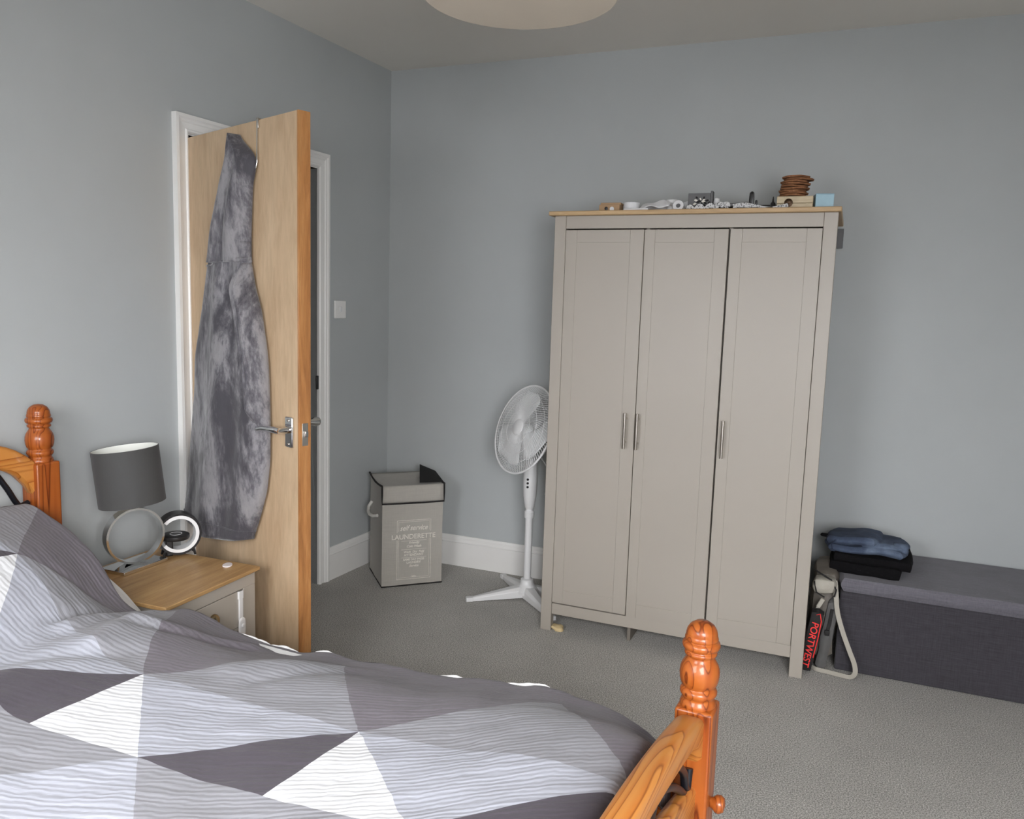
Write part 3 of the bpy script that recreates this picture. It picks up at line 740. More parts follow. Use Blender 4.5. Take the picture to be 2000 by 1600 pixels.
# ------------------------------------------------------------------ storage bench and the clothes on it
bn = thing('storage_bench', 'long low charcoal linen storage bench against the back wall', 'storage bench', (2.3285, -.488, 0), R(-.8))
MB().box(0, 1.12, 0, .465, .003, .322).build('bench_body', M['linen_dark'], bn, bevel=.006, seg=3)
mb = MB().soft((1.136, .478, .055), .12, 16, loc=(.560, .2325, .351)); mb.build('padded_lid', linen('mid_grey_linen', lin((102, 100, 107)), .2), bn, smooth=True)

BT = .3795
def fold(w, e):
    w = w.copy(); w.z += .006*math.sin(w.x*26)+.004*math.sin(w.x*11+1); return w
jn = thing('folded_jeans', 'folded blue washed jeans lying on the black clothes on the bench', 'jeans', (2.415, -.285, BT+.0635), R(-4))
mb = MB().soft((.285, .19, .032), .42, 16, amp=.007, fr=14, seed=2, fn=fold, loc=(0, 0, .017)); mb.build('lower_layer', M['denim'], jn, smooth=True)
mb = MB().soft((.19, .18, .038), .5, 16, amp=.008, fr=16, seed=6, fn=fold, loc=(-.045, .0, .047), rot=Matrix.Rotation(R(-9), 3, 'Z')); mb.build('upper_leg', M['denim'], jn, smooth=True)
mb = MB().soft((.17, .17, .030), .5, 14, amp=.007, fr=18, seed=11, loc=(.060, .006, .041), rot=Matrix.Rotation(R(6), 3, 'Z')); mb.build('lower_leg', M['denim'], jn, smooth=True)
mb = MB(); 
for z_, y_, r_ in ((.036, -.03, .030),):
    P = []
    for i in range(16):
        a = i*.55; rr = .030-.0012*i; P.append([(.10+.05*q/5, -.045+rr*math.cos(a), .036+rr*.9*math.sin(a)) for q in range(6)])
    mb.grid(P)
o = mb.build('rolled_hem', M['denim'], jn, smooth=True); sm = o.modifiers.new('t', 'SOLIDIFY'); sm.thickness = .003
mb = MB(); mb.tube([(-.12, -.098, .012), (-.124, -.098, .030), (-.112, -.088, .050)], .0018, 6); mb.build('seam', plain('denim_seam', lin((42, 52, 74)), .9), jn, smooth=True)
MB().soft((.035, .02, .012), .6, 4, loc=(-.155, -.03, .048)).build('waistband_tab', M['black_cloth'], jn, smooth=True)
bc = thing('folded_black_clothes', 'folded black clothes under the blue jeans on the charcoal bench', 'clothes', (2.43, -.27, BT), R(-3))
MB().soft((.26, .27, .042), .16, 12, amp=.004, fr=16, seed=4, loc=(-.012, -.030, .0205)).build('lower_fold', M['black_cloth'], bc, smooth=True)
MB().soft((.285, .26, .036), .16, 12, amp=.004, fr=16, seed=9, loc=(.012, -.012, .050)).build('upper_fold', M['black_cloth'], bc, smooth=True)

# ------------------------------------------------------------------ bags squeezed between wardrobe and bench
bg_ = thing('taupe_backpack', 'taupe nylon bag stuffed upright between wardrobe and bench', 'bag', (2.272, -.40, 0))
mb = MB().soft((.092, .24, .30), .45, 14, amp=.016, fr=10, seed=5, loc=(.0, .02, .20)); mb.build('bag_body', M['taupe'], bg_, smooth=True)
mb = MB().soft((.082, .17, .075), .6, 12, amp=.012, fr=16, seed=8, loc=(.0, .01, .362), rot=Matrix.Rotation(R(12), 3, 'X')); mb.build('bag_flap', M['taupe'], bg_, smooth=True)
mb = MB().soft((.075, .075, .055), .7, 10, amp=.008, fr=20, seed=1, loc=(-.002, -.125, .352)); mb.build('rolled_pocket', M['strap'], bg_, smooth=True)
mb = MB(); mb.tube([(-.045, -.12, .405), (-.02, -.14, .398), (.02, -.15, .380), (.04, -.155, .345), (.035, -.158, .318)], .0032, 8); mb.tube([(-.04, -.16, .37), (-.03, -.168, .33), (.0, -.17, .315)], .0028, 8); mb.build('piping', M['black_trim'], bg_, smooth=True)
MB().box(-.008, .008, -.004, .004, -.02, .02, rot=Matrix.Rotation(R(25), 3, 'Y'), loc=(-.012, -.155, .285)).build('buckle', M['strap'], bg_, bevel=.003)
MB().tube([(-.010, -.15, .29), (-.03, -.14, .24), (-.042, -.12, .19)], .006, 8, flat=(.010, .003, (0, -1, 0))).build('strap_tail', M['strap'], bg_, smooth=True)
# long webbing loop falling to the carpet in front of the bench
pts = [(2.305, -.525, .372), (2.312, -.535, .33), (2.322, -.545, .26), (2.345, -.555, .19), (2.375, -.565, .12), (2.397, -.57, .07), (2.402, -.57, .035), (2.388, -.565, .015), (2.36, -.558, .0115), (2.31, -.548, .0115), (2.26, -.538, .0115), (2.235, -.50, .0115), (2.232, -.45, .02)]
def cr_spline(P, n=6):
    P = [Vector(p) for p in P]; out = []
    for i in range(len(P)-1):
        p0, p1, p2, p3 = P[max(i-1, 0)], P[i], P[i+1], P[min(i+2, len(P)-1)]
        for k in range(n):
            t = k/n; out.append(.5*((2*p1)+(-p0+p2)*t+(2*p0-5*p1+4*p2-p3)*t*t+(-p0+3*p1-3*p2+p3)*t**3))
    out.append(P[-1]); return out
mb = MB(); mb.tube(cr_spline(pts), .01, 8, flat=(.018, .0028, (0, -1, .0))); mb.build('shoulder_strap', M['strap'], bg_, smooth=True, world=True)
gb = thing('grey_canvas_bag', 'dark grey canvas bag standing beside the red-lettered pouch', 'bag', (2.292, -.50, 0))
mb = MB().soft((.040, .10, .285), .4, 12, amp=.008, fr=14, seed=7, rot=Matrix.Rotation(R(7), 3, 'Y'), loc=(0, .02, .150)); mb.build('bag_body', M['grey_canvas'], gb, smooth=True)
MB().tube([(.012, -.034, .26), (.006, -.037, .20), (-.001, -.039, .16)], .008, 8, flat=(.013, .003, (0, -1, 0))).build('strap', M['black_trim'], gb, smooth=True)
MB().soft((.018, .012, .022), .4, 4, loc=(.0, -.040, .165)).build('buckle', M['plastic_black'], gb, smooth=True)
pc = thing('black_pouch', 'black pouch with red vertical lettering beside the wardrobe right leg', 'pouch', (2.238, -.555, 0))
PT = Matrix.Rotation(R(8), 3, 'Y')
MB().soft((.046, .05, .245), .2, 12, amp=.0015, fr=20, rot=PT, loc=(0, 0, .134)).build('pouch_body', M['plastic_black'], pc, smooth=True)
MB().tube([PT @ Vector(p)+Vector((0, 0, .134)) for p in ((-.012, -.022, .105), (.008, -.025, .118), (.018, -.025, .09), (.0205, -.025, .02), (.0195, -.025, -.06))], .0022, 8).build('red_piping', M['red'], pc, smooth=True)
tx = MB(); addmb(tx, text_mb('PORTWEST', .036, .10, sx=1.0, spacing=1.0), Matrix.Translation((-.013, -.0285, .134)) @ PT.to_4x4() @ Matrix.Translation((.0, 0, -.008)) @ Matrix.Rotation(R(90), 4, 'X') @ Matrix.Rotation(R(-90), 4, 'Z'))
tx.build('lettering', M['red'], pc)

# ------------------------------------------------------------------ nightstand and what stands on it
NA = R(1.2)
ns = thing('nightstand', 'cream nightstand with an oak top between the bed and the open door', 'nightstand', (.4835, -1.6396, 0), NA)
NZ = .48
MB().box(-.462, 0, -.425, 0, NZ-.013, NZ).build('top_board', M['oak_night'], ns, bevel=.002)
mb = MB(); mb.box(-.45, -.012, -.018, -.002-.014, .05, NZ-.0135); mb.box(-.45, -.012, -.410, -.394, .05, NZ-.0135); mb.box(-.455, -.445, -.41, -.018, .05, NZ-.0135); mb.box(-.45, -.03, -.40, -.02, .05, .066)
mb.box(-.45, -.012, -.40, -.02, .285, .295)
mb.build('cabinet_body', M['cream'], ns, bevel=.001)
fr_ = MB(); fr_.box(-.030, -.011, -.410, -.014, NZ-.056, NZ-.0135); fr_.box(-.030, -.011, -.072, -.014, 0, NZ-.056); fr_.box(-.030, -.011, -.410, -.352, 0, NZ-.056); fr_.box(-.030, -.011, -.352, -.072, .285, .298); fr_.box(-.030, -.011, -.352, -.072, .03, .065)
fr_.build('face_frame', M['cream'], ns, bevel=.001)
for z0, z1 in ((.2995, NZ-.0585), (.067, .283)):
    d = MB().box(-.028, -.010, -.3505, -.0735, z0, z1).build('drawer', M['cream'], ns, bevel=.0012)
    zc_ = (z0+z1)/2+.004
    kb = MB(); prof = [(.020, 0), (.0225, .003), (.022, .008), (.018, .014), (.010, .018), (0, .019)]
    kb.lathe(prof, 28, rot=Matrix.Rotation(R(90), 3, 'Y'), loc=(-.010, -.221, zc_)); kb.build('cup_knob', M['bronze'], d, smooth=True)
for y in (-.40, -.03):
    MB().box(-.44, -.41, y, y+.02, 0, .05).build('rear_foot', M['cream'], ns, bevel=.001)
ck = MB(); ck.box(-.010, -.004, -.100, -.084, NZ-.165, NZ-.058); ck.box(-.0105, -.003, -.103, -.083, NZ-.085, NZ-.058)
ck.soft((.008, .030, .062), .6, 6, loc=(-.004, -.090, NZ-.185)); ck.lathe([(.007, 0), (.007, .003), (.004, .004)], 16, rot=Matrix.Rotation(R(90), 3, 'Y'), loc=(.0, -.090, NZ-.178))
o = ck.build('child_lock', M['plastic_white'], ns, bevel=.001)
mb = MB(); mb.prism([(.016*math.cos(a), .026*math.sin(a)*(1 if math.sin(a) > 0 else .8)) for a in [2*math.pi*k/20 for k in range(20)]], 0, .004)
single('white_tag', mb, M['label_white'], (.386, -1.688, NZ+.0005), 'small white oval plastic piece lying on the nightstand oak top', 'plastic piece', rot=(0, 0, .5), bevel=.0012)

# table lamp
tl_ = thing('table_lamp', 'table lamp with a dark grey drum shade on a chrome ring, on the nightstand', 'table lamp', (.118, -1.826, NZ+.0005))
MB().box(-.052, .056, -.095, .088, 0, .012).build('base_plate', M['chrome'], tl_, bevel=.0015)
TA = R(-22)
def tr_(a, r, w): # ring in a vertical plane whose normal points along TA
    n_ = Vector((math.cos(TA), math.sin(TA), 0)); h_ = Vector((-math.sin(TA), math.cos(TA), 0))
    return h_*(r*math.cos(a))+Vector((0, 0, r*math.sin(a)))+n_*w
mb = MB(); P = []
for k in range(97):
    a = 2*math.pi*k/96; c_ = Vector((0, 0, .106))
    P.append([c_+tr_(a, r_, w_) for r_, w_ in ((.0945, -.018), (.0945, .018), (.0875, .018), (.0875, -.018), (.0945, -.018))])
mb.grid(P); bmesh.ops.remove_doubles(mb.bm, verts=mb.bm.verts[:], dist=1e-6); mb.build('ring_stem', M['chrome'], tl_, smooth=True, angle=50)
MB().tube([(0, 0, .196), (0, 0, .235)], .008, 12).build('lamp_holder', M['chrome'], tl_, smooth=True)
MB().lathe([(.0, .235), (.018, .24), (.03, .275), (.022, .305), (0, .315)], 20).build('light_bulb', M['shade_white'], tl_, smooth=True)
fwv = Vector((-0.37, 0.92, -0.127)).normalized()
TR = Matrix.Rotation(R(-6.5), 3, fwv)
SC = Vector((-.012, -.004, .308))
mb = MB(); mb.lathe([(.1035, -.093), (.1035, .093), (.102, .0935)], 72, rot=TR, loc=SC, cap=False); ls = mb.build('lamp_shade', M['shade_grey'], tl_, smooth=True)
MB().lathe([(.1028, -.093), (.1022, .0925)], 72, rot=TR, loc=SC, cap=False).build('shade_lining', M['shade_white'], ls, smooth=True)
sp = MB()
for k in range(3):
    a = 2*math.pi*k/3+.4; sp.tube([TR @ Vector((.012*math.cos(a), .012*math.sin(a), -.06))+SC, TR @ Vector((.102*math.cos(a), .102*math.sin(a), -.088))+SC], .0015, 6)
sp.build('shade_spider', M['brushed'], ls)

# wireless charging clock-lamp: C-shaped ring with a round pad
cg = thing('charging_lamp', 'black and white C-shaped wireless charging lamp on the nightstand by the door', 'charger lamp', (.152, -1.668, NZ+.0005))
CA = R(-36)
def cr_(a, r, w, cz=.080):
    n_ = Vector((math.cos(CA), math.sin(CA), 0)); h_ = Vector((-math.sin(CA), math.cos(CA), 0))
    return h_*(r*math.cos(a))+Vector((0, 0, cz+r*math.sin(a)))+n_*w
def cband(r0, r1, w0, w1, a0, a1):
    mb = MB(); P = []
    for k in range(61):
        a = a0+(a1-a0)*k/60
        P.append([cr_(a, r1, w0), cr_(a, r1+.0015, (w0+w1)/2), cr_(a, r1, w1), cr_(a, r0, w1), cr_(a, r0, w0)])
    V = mb.grid(P, True); mb.bm.faces.new(V[0]); mb.bm.faces.new(V[-1][::-1]); return mb
A0, A1 = R(-143), R(146)
cband(.066, .0735, -.026, .028, A0, A1).build('outer_ring', M['plastic_black'], cg, smooth=True, angle=35)
cband(.0545, .0658, -.020, .0285, A0, R(138)).build('inner_ring', M['plastic_white'], cg, smooth=True, angle=35)
MB().lathe([(.030, .060), (.044, .064), (.047, .070), (.046, .078), (.041, .081), (0, .081)], 40, loc=(.0, -.012, -.003)).build('charging_pad', M['plastic_black'], cg, smooth=True)
MB().lathe([(.0185, .0785), (.0205, .0785), (.0205, .0792), (.0185, .0792), (.0185, .0785)], 36, cap=False, loc=(.0, -.010, -.0006)).build('pad_ring', M['plastic_white'], cg, smooth=True)
h_ = Vector((-math.sin(CA), math.cos(CA), 0))
MB().box(-.026, .026, -.045, -.020, .004, .075, rot=Matrix.Rotation(CA, 3, 'Z')).build('speaker_column', M['plastic_black'], cg, bevel=.005)
for q in (-.045, .045):
    n_ = Vector((math.cos(CA), math.sin(CA), 0))
    for w_ in (-.018, .022):
        p0 = h_*q+n_*w_; MB().tube([p0*1.15+Vector((0, 0, .002)), p0+Vector((0, 0, .026))], [.004, .005], 8).build('foot', M['plastic_black'], cg, smooth=True)

# ------------------------------------------------------------------ bathrobe and its over-door hook
DM = Matrix.Translation(HN) @ Matrix.Rotation(DANG, 4, 'Z')
hk = thing('over_door_hook', 'thin chrome wire hook hung over the top edge of the door', 'hook', DM @ Vector((.524, 0, 1.972)), DANG)
mb = MB(); mb.tube([(0, .047, -.03), (0, .047, .004), (0, -.003, .004), (.0, -.004, -.02), (.001, -.006, -.09), (.003, -.008, -.140), (-.002, -.009, -.156), (-.014, -.010, -.160), (-.024, -.011, -.150)], .0024, 10)
mb.build('hook_wire', M['chrome'], hk, smooth=True)
MB().box(-.006, .006, -.0045, -.001, -.028, .006).build('hook_strap', M['brushed'], hk, bevel=.001)

rb_ = thing('bathrobe', 'long grey crushed velvet bathrobe hanging from the hook on the open door', 'bathrobe', HN, DANG)
OUT_R = [(.53, .49), (.55, .497), (.568, .508), (.60, .525), (.645, .548), (.724, .583), (.836, .606), (.959, .607), (1.032, .606), (1.152, .600), (1.22, .590), (1.338, .560), (1.423, .518), (1.517, .489), (1.60, .490), (1.662, .494), (1.74, .500), (1.787, .508), (1.80, .522), (1.855, .524), (1.885, .480), (1.915, .436), (1.936, .410)]
OUT_L = [(.53, .02), (.55, .004), (.60, .018), (.687, .038), (.853, .066), (1.034, .095), (1.152, .099), (1.307, .146), (1.476, .200), (1.585, .246), (1.708, .295), (1.827, .336), (1.90, .374), (1.936, .398)]
def robe_sheet(z0, z1, fl, fr, base, thick, nz=60, nx=44, seed=0, fold_amp=.012, flare=True):
    mb = MB(); P = []
    for iz in range(nz+1):
        z = z0+(z1-z0)*iz/nz; a, b = fl(z), fr(z); row = []; w = b-a
        tk = thick(z)
        for ix in range(nx+1):
            u_ = ix/nx; prof = max(0, 1-abs(2*u_-1)**3.0)**.6
            fo = fold_amp*math.sin(u_*13+seed+z*1.6+.6*math.sin(z*3))*prof+.008*mnoise.noise(Vector((u_*4, z*3.2, seed)))*prof+.0022*mnoise.noise(Vector((u_*16, z*14, seed)))*prof
            row.append((a+w*u_, -(base+tk*prof+fo), z-(.030*math.sin(math.pi*u_)*max(0, 1-iz/12) if z0 < .6 else 0)))
        back = [(a+w*(1-ix/nx), -base*.5-.001, z) for ix in range(1, nx)]
        P.append(row+back)
    V = mb.grid(P, True); mb.bm.faces.new(V[0][::-1]); mb.bm.faces.new(V[-1]); return mb
fL = lambda z: smooth_table(OUT_L, z, .012); fR = lambda z: smooth_table(OUT_R, z, .012)
SL = [(.9, .57), (1.03, .575), (1.149, .556), (1.218, .535), (1.338, .50), (1.423, .475), (1.519, .478), (1.6, .49)]
bodyR = lambda z: (fR(z) if z < .955 else (min(fR(z), smooth_table(SL, z, .02)+.012)))
robe_sheet(.535, 1.575, fL, bodyR, .012, lambda z: .042+.030*sstep(1.5, .7, z), 90, 60, 0, .010).build('robe_body', M['velvet'], rb_, smooth=True, angle=180)
robe_sheet(1.505, 1.935, fL, fR, .010, lambda z: .030+.028*sstep(1.94, 1.6, z), 50, 44, 2.2, .010).build('hood', M['velvet'], rb_, smooth=True, angle=180)
robe_sheet(.945, 1.50, lambda z: smooth_table(SL, z, .02)-.03, lambda z: fR(z)+.002, .020, lambda z: .055*sstep(.93, 1.02, z)*sstep(1.53, 1.40, z)+.01, 50, 24, 4.1, .006).build('sleeve', M['velvet'], rb_, smooth=True, angle=180)
mb = MB(); hemp = []
for k in range(41):
    u_ = k/40; z = .562-.006*math.sin(u_*math.pi*.9)+.006*u_; a, b = fL(z), fR(z)
    prof = max(0, 1-abs(2*u_-1)**3)**.6
    hemp.append((a+(b-a)*u_, -(.012+.073*prof+.010*math.sin(u_*13+z*1.6+.6*math.sin(z*3))*prof+.008*mnoise.noise(Vector((u_*4, z*3.2, 0)))*prof), z))
mb.tube(hemp, .0028, 6); mb.build('hem_stitching', M['velvet'], rb_, smooth=True)
mb = MB(); hemp = []
for k in range(31):
    u_ = k/30; z = 1.492+.028*u_; a, b = fL(z), fR(z); prof = max(0, 1-abs(2*u_-1)**3)**.6
    hemp.append((a+(b-a)*u_, -(.012+.047*prof+.010*math.sin(u_*13+z*1.6+.6*math.sin(z*3))*prof), z))
mb.tube(hemp, .003, 6); mb.build('collar_seam', M['velvet'], rb_, smooth=True)

# ------------------------------------------------------------------ bed
BED = Matrix.Translation((2.036, -2.160, 0)) @ Matrix.Rotation(-A_, 4, 'Z')   # origin: far foot post; local -x to the head, -y towards the viewer
bed = thing('bed', 'orange varnished pine bed frame with turned posts and iron scrollwork', 'bed', (2.036, -2.160, 0), -A_)
BL, BW = 2.075, 1.44
def post(x, y, top, name='post'):
    k = MB()
    zt = top-.180
    k.box(x-.039, x+.039, y-.039, y+.039, 0, zt)
    p = k.build(name, M['pine_z'], bed, bevel=.006, seg=3)
    f = MB()
    prof = [(.036, zt-.004), (.037, zt+.003), (.035, zt+.010), (.0320, zt+.014), (.0320, zt+.018), (.0350, zt+.021), (.0378, zt+.026), (.0380, zt+.031), (.0355, zt+.036), (.0315, zt+.0385), (.0315, zt+.0410),
            (.0365, zt+.046), (.0395, zt+.056), (.0408, zt+.068), (.0400, zt+.078), (.0370, zt+.088), (.0315, zt+.097), (.0282, zt+.103), (.0278, zt+.107), (.0325, zt+.1095), (.0335, zt+.113), (.0320, zt+.1165), (.0295, zt+.118), (.0300, zt+.1195),
            (.0365, zt+.123), (.0388, zt+.129), (.0375, zt+.135), (.0330, zt+.1385), (.0318, zt+.1395), (.0330, zt+.1405), (.0342, zt+.144), (.0325, zt+.1495), (.0315, zt+.151), (.0322, zt+.153), (.0300, zt+.162), (.0245, zt+.171), (.014, zt+.178), (0, zt+.180)]
    f.lathe(prof, 56, loc=(x, y, 0)); f.build('finial', M['pine_z'], p, smooth=True, angle=180)
    return p
fp1 = post(0, 0, .7555)
post(0, -BW, .7555)
post(-BL, 0, 1.038); post(-BL, -BW, 1.038)
MB().lathe([(.010, 0), (.012, .006), (.018, .012), (.019, .020), (.014, .028), (0, .031)], 28, rot=Matrix.Rotation(R(90), 3, 'Y'), loc=(.039, 0, .367)).build('bolt_cover', M['pine_z'], fp1, smooth=True)
def arch_rail(xc, th, ztop, zbot, name):
    mb = MB(); n = 48; P = []
    for k in range(n+1):
        y = -.030-(BW-.06)*k/n; t_ = ztop(y); b_ = zbot(y); h = th/2; r = .011
        P.append([(xc-h, y, b_+r), (xc-h, y, t_-r), (xc-h+r*.3, y, t_-r*.3), (xc-h+r, y, t_), (xc+h-r, y, t_), (xc+h-r*.3, y, t_-r*.3), (xc+h, y, t_-r), (xc+h, y, b_+r), (xc+h-r, y, b_), (xc-h+r, y, b_)])
    V = mb.grid(P, True); mb.bm.faces.new(V[0]); mb.bm.faces.new(V[-1][::-1])
    return mb.build(name, M['pine_y'], bed, smooth=True, angle=50)
def par(zc, k, yc=-BW/2): return lambda y: zc-k*(y-yc)**2
def par4(zc, k, q): 
    return lambda y: zc-k*(y+BW/2)**2-q*max(0, abs(y+BW/2)-.60)**2
arch_rail(0, .046, par4(.657, .17, 2.0), par4(.588, .155, 7.0), 'foot_rail')
arch_rail(0, .030, lambda y: .40+.13*math.sin(math.pi*min(1, max(0, -y/BW)))**.9, lambda y: .30, 'foot_panel_rail')
arch_rail(-BL, .046, par4(1.03, .30, 3.0), par4(.955, .30, 8.0), 'head_rail')
arch_rail(-BL, .030, lambda y: .52, lambda y: .42, 'head_panel_rail')
def scroll(xc, z0, z1, name):
    mb = MB()
    for m_ in (0, 1):
        for s_ in range(3):
            y0 = -.05-.225*s_; 
            pts = []
            for k in range(34):
                a = k*.27; r = .018+.0018*k
                pts.append((xc, y0-.10+r*math.cos(a+1.9), (z0+z1)/2+.6*r*math.sin(a+1.9)))
            pts = [(x, (y if m_ == 0 else -BW-y), z) for x, y, z in pts]
            mb.tube(pts, .006, 8)
    return mb.build(name, M['iron'], bed, smooth=True)
mb = MB()
def ironbar(pts): mb.tube(cr_spline(pts, 8), .0085, 10)
ironbar([(0, -.045, .455), (0, -.052, .43), (0, -.06, .418), (0, -.09, .425), (0, -.13, .455), (0, -.20, .50), (0, -.30, .545), (0, -.45, .575)])
ironbar([(0, -.05, .41), (0, -.075, .43), (0, -.10, .475), (0, -.17, .525), (0, -.26, .555)])
ironbar([(0, -BW+.045, .455), (0, -BW+.06, .418), (0, -BW+.13, .455), (0, -BW+.30, .545), (0, -BW+.45, .575)])
ironbar([(0, -.60, .53), (0, -.66, .57), (0, -.72, .55), (0, -.78, .57), (0, -.84, .53)])
mb.build('foot_scrollwork', M['iron'], bed, smooth=True)
mb = MB()
ironbar([(-BL, -.045, .735), (-BL, -.07, .730), (-BL, -.085, .745), (-BL, -.115, .80), (-BL, -.16, .86), (-BL, -.24, .90), (-BL, -.32, .84), (-BL, -.30, .74), (-BL, -.22, .68), (-BL, -.12, .62)])
ironbar([(-BL, -.40, .60), (-BL, -.50, .76), (-BL, -.60, .9), (-BL, -.72, .94), (-BL, -.84, .9), (-BL, -.94, .76), (-BL, -1.04, .60)])
ironbar([(-BL, -BW+.045, .735), (-BL, -BW+.085, .745), (-BL, -BW+.16, .86), (-BL, -BW+.24, .90), (-BL, -BW+.32, .84), (-BL, -BW+.22, .68), (-BL, -BW+.12, .62)])
mb.build('head_scrollwork', M['iron'], bed, smooth=True)
for y in (0.0, -BW):
    MB().box(-BL+.03, -.03, y-.014, y+.014, .20, .34).build('side_rail', M['pine_x'], bed, bevel=.004)
sl = MB()
for k in range(12): sl.box(-BL+.12+k*.165, -BL+.20+k*.165, -BW+.015, -.015, .245, .262)
sl.build('slats', M['pine_x'], bed, bevel=.002)
# mattress
mt = thing('mattress', 'white sheeted mattress lying on the pine bed under the quilt', 'mattress', BED @ Vector((-BL/2, -BW/2, .263)), -A_)
MB().soft((BL-.10, BW-.05, .205), .10, 16, loc=(0, 0, .105)).build('fitted_sheet', M['cotton_white'], mt, smooth=True)

# pillows under the quilt; the far one's white case peeks out beside the nightstand
def pillow(cx, cy, cz, tilt, label, rz=-A_):
    def f(w, e):
        w = w.copy(); k = max(0, 1-max(abs(e.x)**2.6, abs(e.y)**2.6)*.80); w.z *= k; return w
    mb = MB().soft((.50, .66, .14), .25, 16, fn=f, amp=.010, fr=7, seed=cx*9, rot=Matrix.Rotation(tilt, 3, 'Y'))
    return single('pillow', mb, M['cotton_white'], (cx, cy, cz), label, 'pillow', None, rot=(0, 0, rz), smooth=True)
pillow(.258, -2.432, .550, R(22), 'white pillow whose edge peeks out from the quilt beside the nightstand')

# quilt: one sheet whose triangle pattern follows the mesh
ZI = [(-.15, .775), (0, .765), (.12, .750), (.22, .735), (.30, .708), (.40, .650), (.50, .580), (.57, .556), (.64, .578), (.72, .572), (.80, .556), (.90, .548), (1.44, .550), (1.65, .566), (1.85, .590), (1.96, .585), (2.02, .560)]
ZF = [(-.15, .775), (-.02, .752), (.07, .742), (.21, .693), (.30, .648), (.36, .605), (.42, .535), (.50, .500), (.56, .512), (.62, .520), (.69, .512), (.75, .486), (.83, .466), (.92, .462), (1.01, .461), (1.10, .480), (1.17, .470), (1.22, .480), (1.35, .481), (1.46, .484), (1.52, .500), (1.58, .504), (1.62, .496), (1.66, .514), (1.72, .510), (1.76, .503), (1.82, .498), (1.89, .478), (1.94, .447), (2.0, .40)]
YE = [(-.2, -2.115), (.22, -2.130), (.42, -2.155), (.52, -2.16), (.60, -2.11), (.75, -2.095), (2.0, -2.095)]
def qpos(i, j):
    # pattern coordinates -> bed surface
    x = .88+.28*i if i > 0 else (.88+.29*i if i > -2 else .30+.27*(i+2))
    k = max(0, min(1, (.88-x)/.58)); k = k*k*(3-2*k)
    x += .030*j*(1-.6*k)
    y = -2.512+.25*j+.142*k+(.075*j*j*(1-.75*k) if j > 0 else 0)
    ye = smooth_table(YE, x, .03)
    e = y-(ye-.02); drop = 0
    if e > 0:
        yy = ye-.02+.028*(1-math.exp(-e/.028)); drop = max(0, e-.018)*.80; 
    else: yy = y
    # foot end turns down inside the footboard
    fx = x-1.978-.0597*(y+2.16)
    if fx > 0: xx = x-fx+.022*(1-math.exp(-fx/.022)); drop += fx*.9
    else: xx = x
    y = yy; x = xx
    w = sstep(-2.42, ye, y); w = w**1.25
    z = smooth_table(ZI, x, .02)*(1-w)+smooth_table(ZF, x, .014)*w
    # soft lumps and creases
    z += .006*mnoise.noise(Vector((x*5, y*5, 1.7)))*(1-.6*w)+.0035*mnoise.noise(Vector((x*13, y*13, 4.2)))
    def crease(ax, ay, bx, by, wd_, amp):
        d = Vector((bx-ax, by-ay)); L = d.length; d /= L; q = Vector((x-ax, y-ay)); t_ = q.dot(d); n_ = q.x*-d.y+q.y*d.x
        f = sstep(-.04, .03, t_)*sstep(L+.04, L-.03, t_)
        return amp*f*math.exp(-(n_/wd_)**2)
    z += crease(.50, -2.44, .52, -2.18, .018, -.016)+crease(.545, -2.44, .57, -2.16, .03, .012)
    z += crease(.66, -2.36, .92, -2.20, .016, -.012)+crease(.66, -2.33, .92, -2.165, .028, .012)
    z += crease(.70, -2.50, .64, -2.30, .03, .012)+crease(.60, -2.62, .80, -2.44, .03, -.010)
    z += crease(1.02, -2.42, 1.20, -2.20, .05, .010)+crease(1.10, -2.45, 1.26, -2.22, .022, -.007)
    z += crease(.35, -2.32, .44, -2.24, .014, -.008)
    z -= drop
    # seersucker ripple, following the cloth's curving crosswise lines
    ph = (y-.20*(x-.35)**2)+.010*mnoise.noise(Vector((x*4, y*4, 9)))
    nn = mnoise.noise(Vector((x*6+2, ph*60, 3.3)))
    z += .0020*nn
    x += .0030*nn; y += .0018*mnoise.noise(Vector((x*7, ph*70, 8.1)))
    return Vector((x, y, z)), ph
def qcol(i, j):
    r = math.floor(j); x = i % 2
    if r >= 1: return 3
    if r in (-1, -3, -5):
        t_ = -(j-(r+1))
        if r == -3: x = (i+1) % 2
        return 0 if x < t_ else (1 if x <= 2-t_ else 4)
    if r == 0: return 2 if (j <= x <= 2-j) else 3
    t_ = -(j-(r+1)); 
    return 1 if abs(x-1) < t_ else 2
N = 30
bm = bmesh.new(); uvl = bm.loops.layers.uv.new('weave')
I0, I1, J0, J1 = -93, 128, -112, 54     # in 1/N steps
V = {}; UV = {}
for a in range(I0, I1+1):
    for b in range(J0, J1+1):
        p, ph = qpos(a/N, b/N); v = bm.verts.new(p); V[a, b] = v; UV[v] = (p.x, ph)
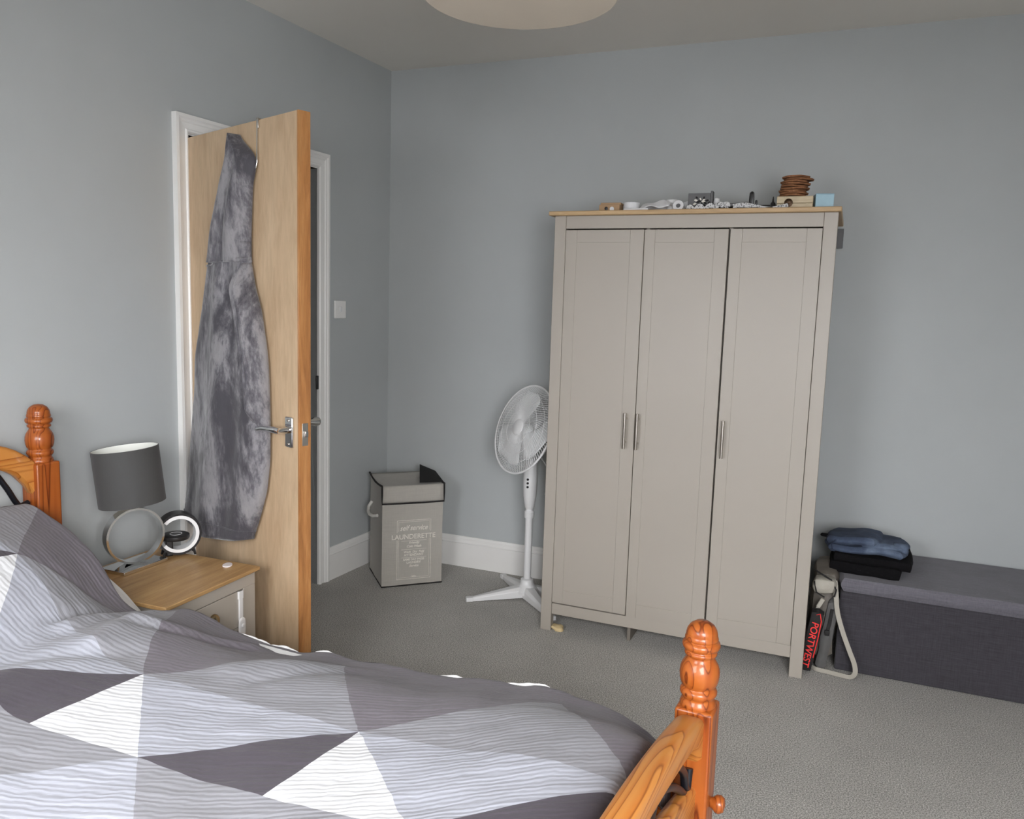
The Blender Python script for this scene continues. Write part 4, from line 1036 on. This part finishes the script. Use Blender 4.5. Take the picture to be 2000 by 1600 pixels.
for a in range(I0, I1):
    for b in range(J0, J1):
        ci, cj = math.floor(a/N), math.floor(b/N)
        q = (V[a, b], V[a+1, b], V[a+1, b+1], V[a, b+1])
        if (ci+cj) % 2 == 0: tris = ((q[0], q[1], q[2], (2/3, 1/3)), (q[0], q[2], q[3], (1/3, 2/3)))
        else: tris = ((q[0], q[1], q[3], (1/3, 1/3)), (q[1], q[2], q[3], (2/3, 2/3)))
        for t0, t1, t2, (fx, fy) in tris:
            f = bm.faces.new((t0, t1, t2)); f.smooth = True
            f.material_index = qcol((a+fx)/N, (b+fy)/N)
            for lp in f.loops: lp[uvl].uv = UV[lp.vert]
me = bpy.data.meshes.new('quilt_cover'); bm.to_mesh(me); bm.free()
for m_ in QU: me.materials.append(m_)
qt = thing('quilt', 'rippled quilt with white, grey and mauve triangles spread over the bed', 'quilt', (1.0, -2.8, .42))
qc = bpy.data.objects.new('quilt_cover', me); C.objects.link(qc); me.transform(Matrix.Translation((-1.0, 2.8, -.42))); qc.parent = qt
sm = qc.modifiers.new('thick', 'SOLIDIFY'); sm.thickness = .012; sm.offset = -1
# white reverse turned up along the far edge
def rim(x0, x1, lift):
    pts = []
    n = max(6, int((x1-x0)/.012))
    for k in range(n+1):
        x = x0+(x1-x0)*k/n; u_ = math.sin(math.pi*k/n)
        i = (x-.88)/.28 if x > .88 else (x-.88)/.29
        y = smooth_table(YE, x, .03)-.002; z = smooth_table(ZF, x, .014)+.0035*mnoise.noise(Vector((x*13, y*13, 4.2)))-.006+lift*u_
        pts.append((x, y, z+.0025*mnoise.noise(Vector((x*30, 0, 0)))))
    return pts
for x0, x1, lf in ((.79, .90, .004), (.89, .985, .005), (1.03, 1.10, .005), (1.40, 1.475, .004), (1.585, 1.69, .006)):
    pts = rim(x0, x1, lf); mb = MB(); mb.tube(pts, [.0006+.0030*math.sin(math.pi*k/(len(pts)-1))**.6*(1+.35*math.sin(k*2.1)) for k in range(len(pts))], 8); mb.build('turned_edge', M['cotton_white'], qt, smooth=True, world=True)
